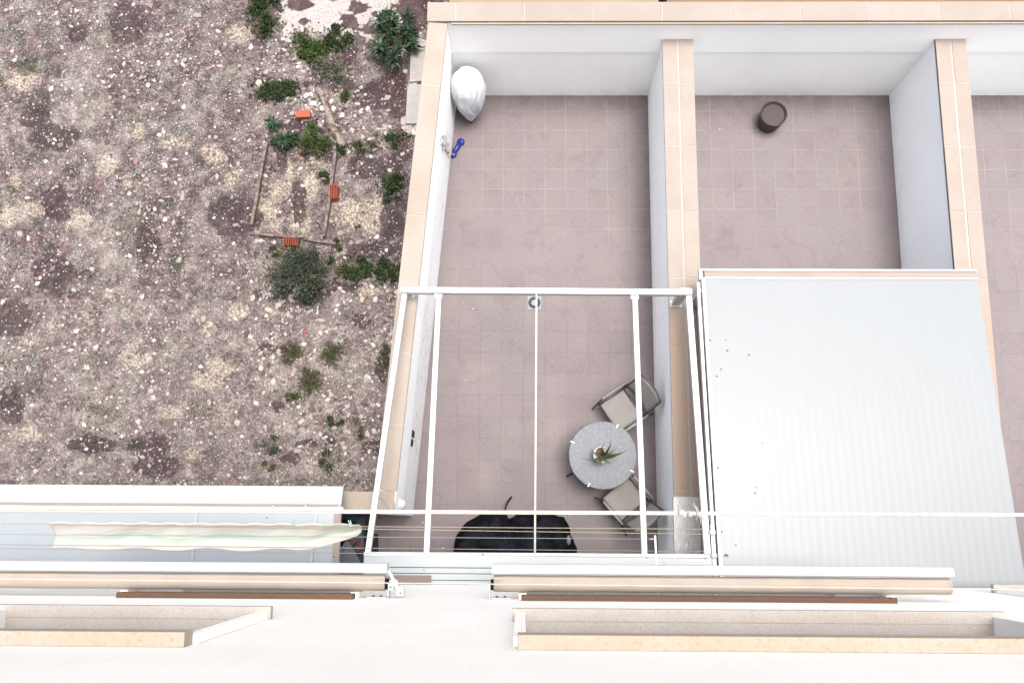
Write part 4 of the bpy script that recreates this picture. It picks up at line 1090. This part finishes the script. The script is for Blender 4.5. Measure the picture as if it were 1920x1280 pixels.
# near pair of white ropes, high
a_ = line(480, 955.5, 1440, 960.5, 9.2, -5.2, 1.2)
rp = cord('rope', a_, .0042, M['rope_white'], 'thick doubled white rope line nearest the camera with a knot over the party wall')
a2 = line(480, 959.5, 1440, 964, 9.2, -5.2, 1.2)
out = []
for k in range(25): out.append(a2[0].lerp(a2[1], k / 24) - Vector((0, 0, .012 * math.sin(PI * k / 24))))
MB().tube(out, .0042, 7).build('second_strand', M['rope_white'], rp, smooth=True)
kn = at(1288, 962, 9.2); q = MB()
for k in range(5): q.ball(kn + Vector((random.uniform(-.03, .02), random.uniform(-.008, .008), random.uniform(-.004, .006))), .010, 8, 5)
for k in range(16):
    s_ = kn + Vector((.04, 0, 0)); d = Vector((random.uniform(-.02, .05), random.choice((-1, -1, 1)) * random.uniform(.012, .04), random.uniform(-.01, .01))); q.tube([s_, s_ + d * .5 + Vector((.004, 0, .003)), s_ + d], .0011, 4)
q.build('knot', M['rope_white'], rp)
cord('rope', line(480, 1090, 1440, 1100, 9.2, -5.2, 1.2), .0022, M['rope_white'], 'thin white line crossing in front of the awnings')
# middle set
xl_, xr_ = yl, at(1333, 1000, ZW).x - .03
cord('cord', line(675, 986.5, 1325, 991.5, ZW, xl_, xr_), .0036, M['rope_yellow'], 'yellowed cord, upper one of the pair holding the laundry')
cord('cord', line(675, 991, 1325, 1001, ZW, xl_, xr_), .0036, M['rope_yellow'], 'yellowed cord, lower one of the pair running to the upper pulley')
cord('cord', line(675, 1006, 1215, 1010, ZW, xl_), .0030, M['rope_green'], 'blue green cord ending at a clamp on the short white arm')
cord('cord', line(480, 1025, 1335, 1033.5, ZW, xl_, xr_), .0032, M['rope_grey'], 'grey cord just above the pergola house panel')
cord('cord', line(480, 1034, 1335, 1046, ZW, xl_, xr_), .0032, M['rope_grey'], 'grey cord lying over the edge of the pergola house panel')
# arms and pulleys
ar = empty('clothesline_arm', (xr_ + .06, YF, ZW), 'white clothes line arm with two round pulleys over the neighbouring roof edge', 'bracket', 'clothes line arms')
MB().bar((xr_ + .05, YF, ZW), (xr_ + .036, -6.56, ZW), .022, .03).build('arm_bar', M['white_metal'], ar, bevel=.003)
for (u, v, mt) in ((1336, 997, 'pulley'), (1339, 1041, 'pulley')):
    c = at(u, v, ZW + .02); e_ = MB()
    e_.lathe([(.030, 0), (.030, .012), (.010, .016)], (c.x, c.y, ZW + .018), 18)
    pu = e_.build('pulley', M[mt], ar)
    MB().lathe([(.024, 0), (.024, .008)], (c.x - .018, c.y, ZW + .004), 16).build('pulley_wheel', M['rope_yellow'], pu)
    q = MB(); q.lathe([(.006, 0), (.004, .005)], (c.x + .004, c.y + .036, ZW + .02), 6); q.lathe([(.006, 0), (.004, .005)], (c.x + .006, c.y - .036, ZW + .02), 6)
    q.box(c.x - .006, c.x + .016, c.y - .042, c.y + .042, ZW + .012, ZW + .0195)
    q.build('pulley_plate', M['pulley'], pu)
a = at(1228, 1003, ZW); b = at(1232, 1062, ZW)
ar2 = empty('clothesline_arm', (b.x, YF, ZW), 'short white arm with a cord clamp above the pergola panel', 'bracket', 'clothes line arms')
MB().bar((b.x + .004, YF, ZW), (a.x, a.y, ZW), .018, .018).build('arm_bar', M['white_metal'], ar2, bevel=.002)
c = at(1219, 1010, ZW); q = MB(); q.tube([c, c + Vector((.05, 0, 0))], [.007, .007], 8); q.tube([c + Vector((-.012, 0, 0)), c + Vector((.01, 0, 0))], [.002, .01], 8); q.build('cord_clamp', M['pulley'], ar2)
ar3 = empty('clothesline_arm', (yl, YF, ZW), 'left end arm of the clothes lines beyond the laundry', 'bracket', 'clothes line arms')
MB().bar((yl - .01, YF, ZW), (yl - .01, -6.5, ZW), .022, .03).build('arm_bar', M['white_metal'], ar3, bevel=.003)
for xx in (-5.22, 1.22):
    e_ = empty('clothesline_arm', (xx, YF, 9.2), 'high arm carrying the doubled white rope, ' + ('left' if xx < 0 else 'right') + ' end', 'bracket', 'clothes line arms')
    MB().bar((xx, YF, 9.2), (xx, -6.5, 9.2), .022, .03).build('arm_bar', M['white_metal'], e_, bevel=.003)
# little knots on cords
for (u, v, lab) in ((832, 1026, 'frayed knot on the grey cord above the black cover'), (907, 1038, 'tiny metal clip on the lowest grey cord'), (651, 1033, 'tiny clip on the lowest grey cord at the left')):
    c = at(u, v, ZW); q = MB()
    for k in range(4): q.ball(c + Vector((random.uniform(-.014, .014), random.uniform(-.005, .005), 0)), .0065, 7, 5)
    tag(q.build('knot', M['rope_yellow'] if u < 880 and u > 700 else M['screw']), lab, 'knot')
# laundry
x_r = at(673, 985, ZW).x; N = 130; K = 18; mb = MB(); band = []
top_a = at(480, 981, ZW); 
for i in range(N + 1):
    q = i / N; x = lerp(-6.6, x_r, q)
    for k in range(K + 1):
        s_ = k / K
        tip = max(0, 1 - ((q - .80) / .2)) if q > .80 else 1      # the right end tapers
        wdt = .25 * (.30 + .70 * min(1, tip ** .6)) + .014 * math.sin(x * 9) * tip
        y = -6.588 - wdt * s_ + .006 * math.sin(x * 23 + s_ * 5) * (1 - s_)
        z = ZW - .006 - .10 * math.sin(s_ * PI * .85) + .010 * math.sin(x * 6 + 4 * s_) * math.sin(PI * s_) + .005 * math.sin(x * 19 + s_ * 7) * math.sin(PI * s_) - .05 * s_
        mb.v.append((x, y, z)); band.append(s_)
for i in range(N):
    for k in range(K):
        a = i * (K + 1) + k; mb.f.append((a, a + 1, a + K + 2, a + K + 1))
o = mb.build('laundry_cloth', M['laundry'], smooth=True)
at2 = o.data.attributes.new('band', 'FLOAT', 'POINT'); at2.data.foreach_set('value', band)
sm = o.modifiers.new('thickness', 'SOLIDIFY'); sm.thickness = .004
tag(o, 'white bedding cloth with pale green wavy bands pegged on the cords', 'laundry')
for (u, v, mt, lab) in ((549, 980, 'peg_blue', 'sky blue clothes peg on the laundry, leftmost'), (607, 980, 'peg_green', 'pale lime green clothes peg on the laundry'), (657, 981, 'peg_aqua', 'aqua clothes peg at the right tip of the laundry')):
    c = at(u, v, ZW + .03); e_ = MB(); an = {549: .1, 607: 0, 657: -.35}[u]
    d = Vector((math.sin(an), math.cos(an), .15)).normalized()
    for s_ in (-1, 1): e_.bar(c + Vector((s_ * .0065, 0, 0)) - d * .035, c + Vector((s_ * .009, 0, 0)) + d * .035, .008, .012)
    e_.tube([c + Vector((-.012, 0, 0)), c + Vector((.012, 0, 0))], .0035, 6)
    tag(e_.build('clothes_peg', M[mt], bevel=.002), lab, 'clothes peg', 'clothes pegs on the laundry')

# --- table, cloth, clips, pot
TC = Vector((-.862, -5.590, 0)); ZT_ = .735; RT = .478
tb = empty('round_table', TC, 'round garden table hidden under a grey cloth, its splayed feet showing', 'table')
MB().lathe([(RT - .012, ZT_ - .03), (RT - .006, ZT_ - .02), (RT - .006, ZT_ - .004)], TC, 48).build('table_top', M['frame_dark'], tb)
for k in range(4):
    a = R(28 + 90 * k); dx, dy = math.cos(a), math.sin(a)
    q = MB(); q.tube([TC + Vector((dx * .16, dy * .16, ZT_ - .03)), TC + Vector((dx * .12, dy * .12, .45)), TC + Vector((dx * .26, dy * .26, .18)), TC + Vector((dx * .52, dy * .52, .02))], .014, 8)
    q.ball(TC + Vector((dx * .525, dy * .525, .02)), .022, 8, 5, (1, 1, .8)); q.build('leg', M['frame_dark'], tb, smooth=True)
q = MB(); pts = [TC + Vector((.2 * math.cos(2 * PI * i / 24), .2 * math.sin(2 * PI * i / 24), .28)) for i in range(25)]; q.tube(pts, .009, 6); q.build('ring', M['frame_dark'], tb, smooth=True)
wobf = lambda a, k: 1 + (0 if k > 2 else (.012 * math.sin(9 * a + .5) + .008 * math.sin(17 * a)) * (3 - k) / 3)
tc = MB().lathe([(RT + .004, ZT_ - .13), (RT + .006, ZT_ - .07), (RT + .004, ZT_ - .015), (RT, ZT_ + .001), (RT - .01, ZT_ + .0035), (.2, ZT_ + .004), (.01, ZT_ + .004)], TC, 96, wobf)
o = tc.build('tablecloth', M['cloth'], base=TC, smooth=True); tag(o, 'grey mottled round tablecloth clipped over the garden table', 'tablecloth')
CL = [(1157.5, 798, 'white tablecloth clip nearest the upper chair'), (1074.5, 829, 'white tablecloth clip on the left edge of the table'), (1187, 884, 'white tablecloth clip under the pergola rail on the right edge'), (1104, 908.5, 'white tablecloth clip on the lower edge of the table')]
for (u, v, lab) in CL:
    c = at(u, v, ZT_); d = (c - TC); d.z = 0; d.normalize(); rim = TC + d * RT; s = Vector((-d.y, d.x, 0))
    q = MB(); w_ = .0095
    i0 = rim - d * .042 + Vector((0, 0, ZT_ + .006)); i1 = rim + d * .012 + Vector((0, 0, ZT_ + .008)); i2 = rim + d * .014 + Vector((0, 0, ZT_ - .03)); i3 = rim - d * .02 + Vector((0, 0, ZT_ - .042))
    q.bar(i0, i1, w_ * 1.6, .004); q.bar(i1, i2, w_ * 1.6, .004, up=d); q.bar(i2, i3, w_ * 1.6, .004)
    tag(q.build('tablecloth_clip', M['white_metal']), lab, 'clip', 'clips around the tablecloth')
c = at(1127, 852, .93); PC = Vector((c.x, c.y, ZT_ + .005))
pt = empty('potted_agave', PC, 'cream pot with a small spiky agave in the middle of the round table', 'potted plant')
MB().lathe([(.075, 0), (.092, .10), (.104, .185), (.112, .19), (.112, .21), (.100, .212), (.096, .17)], PC, 36).build('pot', M['pot'], pt, smooth=False)
MB().lathe([(.096, .15), (.09, .168), (.01, .172)], PC, 24).build('soil', M['soil'], pt)
q = MB(); cc = PC + Vector((.02, -.035, .17))
for a, L, cu, wd_ in ((2.35, .14, 1, .016), (3.55, .24, -.6, .022), (.9, .22, .5, .022), (.05, .27, .4, .030), (-.15, .22, .9, .026), (5.4, .13, .3, .026), (4.3, .11, .3, .024), (1.75, .15, -.4, .022), (2.9, .20, -.7, .016), (3.9, .14, .4, .022), (.45, .20, .3, .024)):
    n = 9; rows = []
    for i in range(n + 1):
        s_ = i / n; aa = a + cu * .7 * s_ * s_; r = L * s_ * (1.35)
        el = .10 * math.sin(min(1, s_ * 1.2) * PI * .75); p = cc + Vector((math.cos(aa) * r, math.sin(aa) * r, el * 1.5 * (L / .2)))
        w2 = 1.35 * wd_ * (1 - s_) ** .7 * (.6 + .8 * math.sin(PI * min(1, s_ + .25))); sd2 = Vector((-math.sin(aa), math.cos(aa), 0))
        rows += [p - sd2 * w2 * .5 + Vector((0, 0, w2 * .25)), p, p + sd2 * w2 * .5 + Vector((0, 0, w2 * .25)), p - Vector((0, 0, .004))]
    b0 = len(q.v); q.v += [tuple(p) for p in rows]
    for i in range(n):
        k = b0 + i * 4; q.f += [(k, k + 1, k + 5, k + 4), (k + 1, k + 2, k + 6, k + 5), (k + 2, k + 3, k + 7, k + 6), (k + 3, k, k + 4, k + 7)]
q.build('leaves', M['agave'], pt, smooth=True)
MB().lathe([(.052, .175), (.056, .205), (.050, .208), (.046, .19)], PC + Vector((-.01, .035, 0)), 24).build('inner_pot', simple('brown_pot', (.16, .07, .05), .7), pt)

# --- sling chairs
def make_chair(label):
    e = empty('sling_chair', (0, 0, 0), label, 'chair', 'sling chairs around the garden table')
    W2 = .236
    def slab_(pts, w2, th=.006):
        m = MB(); n = len(pts)
        for (y, z, sag) in pts:
            for i in range(9):
                s_ = -1 + 2 * i / 8; m.v.append((s_ * w2, y, z - sag * (1 - s_ * s_)))
        for j in range(n - 1):
            for i in range(8): a = j * 9 + i; m.f.append((a, a + 9, a + 10, a + 1))
        return m
    o1 = slab_([(.235, .400, .002), (.22, .418, .008), (.15, .425, .022), (.0, .420, .030), (-.13, .415, .024), (-.185, .415, .01)], W2).build('seat', M['sling'], e, smooth=True, local=True)
    o2 = slab_([(-.215, .50, .0), (-.25, .60, .0), (-.31, .74, .0), (-.365, .86, .0), (-.395, .925, .0)], W2 - .006)
    for i, v_ in enumerate(o2.v):
        s_ = v_[0] / (W2 - .006); o2.v[i] = (v_[0], v_[1] - .035 * (1 - s_ * s_), v_[2])
    o2 = o2.build('backrest', M['sling'], e, smooth=True, local=True)
    for o in (o1, o2):
        s_ = o.modifiers.new('t', 'SOLIDIFY'); s_.thickness = .006
    fm_ = MB()
    for s in (-1, 1):
        fm_.tube([(s * (W2 + .008), .245, .385), (s * (W2 + .008), .235, .415), (s * (W2 + .008), .0, .42), (s * (W2 + .008), -.19, .41)], .011, 8)
    fm_.tube([(-W2 - .008, -.185, .405), (W2 + .008, -.185, .405)], .013, 8); fm_.tube([(-W2, .235, .385), (W2, .235, .385)], .010, 8)
    fm_.build('seat_frame', M['frame_dark'], e, smooth=True, local=True)
    bf = MB()
    pts = [(-W2 - .004, -.19, .43), (-W2 - .004, -.24, .58), (-W2 - .004, -.36, .86), (-W2 + .0, -.40, .945)]
    top = [((-1 + 2 * i / 10) * W2, -.40 - .045 * (1 - (-1 + 2 * i / 10) ** 2), .948) for i in range(1, 10)]
    bf.tube(pts + top + [(-p[0], p[1], p[2]) for p in pts[::-1]], .011, 8)
    bf.build('back_frame', M['frame_dark'], e, smooth=True, local=True)
    for s in (-1, 1):
        X = s * (W2 + .045)
        MB().tube([(X, .30, .012), (X, .27, .20), (X, .235, .44), (X * .995, .20, .585), (X, .14, .625)], .012, 8).build('leg', M['frame_dark'], e, smooth=True, local=True)
        MB().tube([(X, -.42, .012), (X, -.34, .18), (X * .97, -.24, .40), (X * .98, -.22, .56), (X, -.17, .625)], .012, 8).build('leg', M['frame_dark'], e, smooth=True, local=True)
        a_ = MB()
        n = 9
        for i in range(n + 1):
            q = i / n; y = lerp(.20, -.22, q); ww = .020 + .006 * math.sin(PI * q); z = .637 + .012 * math.sin(PI * q)
            k = len(a_.v); a_.v += [(X - ww, y, z), (X + ww, y, z), (X + ww * .8, y, z + .014), (X - ww * .8, y, z + .014)]
            if i: a_.f += [(k - 4 + j, k - 4 + (j + 1) % 4, k + (j + 1) % 4, k + j) for j in range(4)]
        a_.f += [(3, 2, 1, 0), (n * 4, n * 4 + 1, n * 4 + 2, n * 4 + 3)]
        a_.build('armrest', M['frame_dark'], e, bevel=.004, local=True)
        MB().tube([(X, .26, .24), (X * .9, .0, .30), (X, -.31, .24)], .008, 6).build('stretcher', M['frame_dark'], e, smooth=True, local=True)
    return e
def setchair(o, c, d):
    o.location = (c[0], c[1], 0); o.rotation_euler.z = math.atan2(d[1], d[0]) - PI / 2
ch = make_chair('grey sling chair above the round table, facing lower left'); setchair(ch, (-.534, -4.896), (-.826, -.563))
ch2 = copy_tree(ch); ch2['label'] = 'grey sling chair below the round table, facing up towards it'; setchair(ch2, (-.51, -6.205), (-.64, .766))

# --- covers, toy, drain, specks
e0 = Vector((-2.835, -.20, 0))
gc = empty('covered_grill', e0, 'pale grey fabric cover gathered to a point in the far left corner', 'cover')
K = 26; N = 96; mb = MB()
prof = [(.02, .05), (.05, .09), (.10, .17), (.155, .28), (.20, .40), (.235, .54), (.255, .68), (.262, .80), (.255, .90), (.23, .99), (.19, 1.06), (.13, 1.115), (.06, 1.145), (.005, 1.155)]
prof = [(lerp(prof[i][0], prof[i + 1][0], j / 3), lerp(prof[i][1], prof[i + 1][1], j / 3)) for i in range(len(prof) - 1) for j in range(3)] + [prof[-1]]
for k, (r, z) in enumerate(prof):
    lean = Vector((-.010, .12, 0)) * (z / 1.1) + Vector((.0, .05, 0)) * min(1, z / .3)
    for i in range(N):
        a = 2 * PI * i / N
        aw = a + .5 * noise.noise(Vector((math.cos(a) * 1.2, math.sin(a) * 1.2, z * 2)))
        fold = 1 - .11 * max(0, 1 - 5 * abs(noise.noise(Vector((math.cos(aw) * 1.3, math.sin(aw) * 1.3, z * .7 + 8))))) - .07 * max(0, 1 - 6 * abs(noise.noise(Vector((math.cos(aw) * 2.4, math.sin(aw) * 2.4, z * 1.3 + 2))))) - .10 * abs(noise.noise(Vector((math.cos(a) * 1.6, math.sin(a) * 1.6, z * 1.8 + 4)))) - .05 * abs(noise.noise(Vector((math.cos(a) * 4, math.sin(a) * 4, z * 3)))) + .06 + .03 * noise.noise(Vector((math.cos(a) * 2, math.sin(a) * 2, z * 3)))
        rr = r * fold
        mb.v.append((e0.x + lean.x + rr * math.cos(a), e0.y + lean.y + rr * .95 * math.sin(a), z))
for k in range(len(prof) - 1):
    for i in range(N):
        j = (i + 1) % N; mb.f.append((k * N + i, k * N + j, (k + 1) * N + j, (k + 1) * N + i))
mb.f.append(tuple((len(prof) - 1) * N + i for i in range(N)))
o = mb.build('fabric_cover', M['pale_cover'], gc, smooth=True); ss = o.modifiers.new('s', 'SUBSURF'); ss.levels = 1; ss.render_levels = 1
MB().tube([e0 + Vector((0, -.0, .0)), e0 + Vector((0, .01, .10))], [.02, .022], 10).build('foot', simple('worn_foot', (.22, .15, .12), .7), gc)
q = MB(); a = at(864, 266, .03); b = at(849.5, 289, .03)
for p in (a, b): 
    q.ball(p, .062, 12, 8, (1, 1, .6))
q.tube([a, b], [.042, .042], 12)
to = q.build('dumbbell_toy', M['blue'], smooth=True); tag(to, 'small blue dumbbell shaped toy with white dots on the tiles', 'toy')
q = MB()
for k in range(14):
    p = a.lerp(b, random.choice((0, 0, 1, 1, .5))) + Vector((random.uniform(-.035, .035), random.uniform(-.035, .035), .022)); q.ball(p, .004, 6, 4)
q.build('dots', M['white_metal'], to)
c = at(1002, 567.5, 0)
dr = empty('floor_drain', (c.x, c.y, 0), 'square grey floor drain with a ring of black slots', 'drain')
MB().box(c.x - .105, c.x + .105, c.y - .105, c.y + .105, -.002, .006).build('drain_plate', simple('drain_plastic', (.27, .30, .35), .5, .06), dr, bevel=.002)
q = MB()
for k in range(16):
    a = 2 * PI * (k + .5) / 16; d = Vector((math.cos(a), math.sin(a), 0)); s = Vector((-d.y, d.x, 0)); o_ = Vector((c.x, c.y, .0085))
    q.add([o_ + d * .046 - s * .0072, o_ + d * .046 + s * .0072, o_ + d * .094 + s * .0150, o_ + d * .094 - s * .0150], [(0, 3, 2, 1)])
q.build('drain_slots', M['black'], dr)
for (u, v, lab) in ((873, 713, 'white speck on the tiles near the left rafter'), (887, 579, 'tiny white speck left of the drain'), (793, 979, 'tiny white crumb on the tiles by the end of the left wall'), (1349, 243, 'tiny pale crumb on the neighbouring terrace tiles')):
    p = at(u, v, .0); q = MB(); pebble(q, p.x, p.y, .006, .011); tag(q.build('crumb', M['plaster_lump']), lab, 'crumb', 'crumbs on the tiles')

# black covered furniture by the house
OUT = [(853, 1040), (856, 1018), (863, 998), (872, 986), (886, 979), (900, 971), (911, 964), (924, 961), (938, 963), (948, 968), (953, 976), (956, 980), (960, 975), (968, 969), (980, 965), (1000, 964), (1022, 965), (1036, 969), (1044, 974), (1054, 977), (1061, 987), (1067, 1000), (1074, 1019), (1079, 1040)]
pts0 = [at(u, v, .5) for u, v in OUT]
dense = []
for p, q in zip(pts0[:-1], pts0[1:]):
    for k in range(5): dense.append(p.lerp(q, k / 5))
dense.append(pts0[-1])
for _ in range(3): dense = [dense[0]] + [(dense[i - 1] + dense[i] * 2 + dense[i + 1]) / 4 for i in range(1, len(dense) - 1)] + [dense[-1]]
dense = [Vector((dense[0].x, YF + .03, 0))] + dense + [Vector((dense[-1].x, YF + .03, 0))]
cen = Vector(((dense[0].x + dense[-1].x) / 2, YF + .04, 0)); bx0, bx1 = dense[0].x, dense[-1].x
rings = [(.012, 1.075), (.12, 1.05), (.3, 1.02), (.5, 1.0), (.68, .985), (.80, .96), (.88, .92), (.93, .86), (.955, .77), (.965, .66), (.955, .54), (.96, .42), (.955, .3), (.95, .18), (.95, .06)]
ntx = px((cen.x, cen.y, .5))[0]; xn = at(956, 980, .5).x
mb = MB(); nD = len(dense)
for (z, f) in rings:
    for i, p in enumerate(dense):
        x = cen.x + (p.x - cen.x) * f; y = cen.y + (p.y - cen.y) * f
        dip = .20 * math.exp(-((p.x - xn) / .07) ** 2) * max(0, f - .45) if z > .5 else 0
        w_ = .045 * (noise.noise(Vector((x * 4, y * 4, z * 2))) + .6 * noise.noise(Vector((x * 11, y * 11, z * 5))))
        cr_ = -.045 * max(0, 1 - 7 * abs(noise.noise(Vector((x * 3.3 + 4, y * 3.3, z * 1.2)))))
        d_ = Vector((p.x - cen.x, p.y - cen.y, 0)).normalized() * ((w_ + cr_) * (.55 if z < .9 else .1))
        mb.v.append((x + d_.x, y + d_.y * .8, max(.008, z - dip + (w_ * .7 + cr_ if z > .85 else 0))))
for r_ in range(len(rings) - 1):
    for i in range(nD - 1):
        a = r_ * nD + i; mb.f.append((a, a + nD, a + nD + 1, a + 1))
bc = empty('covered_furniture', ((bx0 + bx1) / 2, -6.9, 0), 'black fabric cover with two humps over furniture beside the house', 'cover')
o = mb.build('black_cover', M['black_cover'], bc, smooth=True)
q = MB(); pts = [at(u, v, z) for u, v, z in ((953, 975, .70), (949, 965, .55), (947, 955, .35), (949, 947, .2), (953, 939, .08), (959, 931, .02))]
q.tube(pts, [.012, .011, .011, .012, .014, .014], 8); q.build('hanging_strap', M['black'], bc, smooth=True)
c = at(1066, 1012, .9); q = MB(); q.ball(c, .055, 10, 6, (.6, 1.3, .5)); q.build('grey_buckle', simple('grey_blue_tape', (.16, .18, .23), .5), bc, smooth=True)

# added dark body for shade at the far end of the neighbouring terrace
c = at(1452, 212, .35)
tag(MB().lathe([(.16, 0), (.20, .25), (.21, .33), (.19, .34), (.17, .30)], (c.x, c.y, 0), 24).build('shade_body', simple('dark_shade_body', (.07, .05, .05), .7), smooth=False), 'added dark round body standing for shade at the right edge of the neighbouring terrace', 'shade_body')
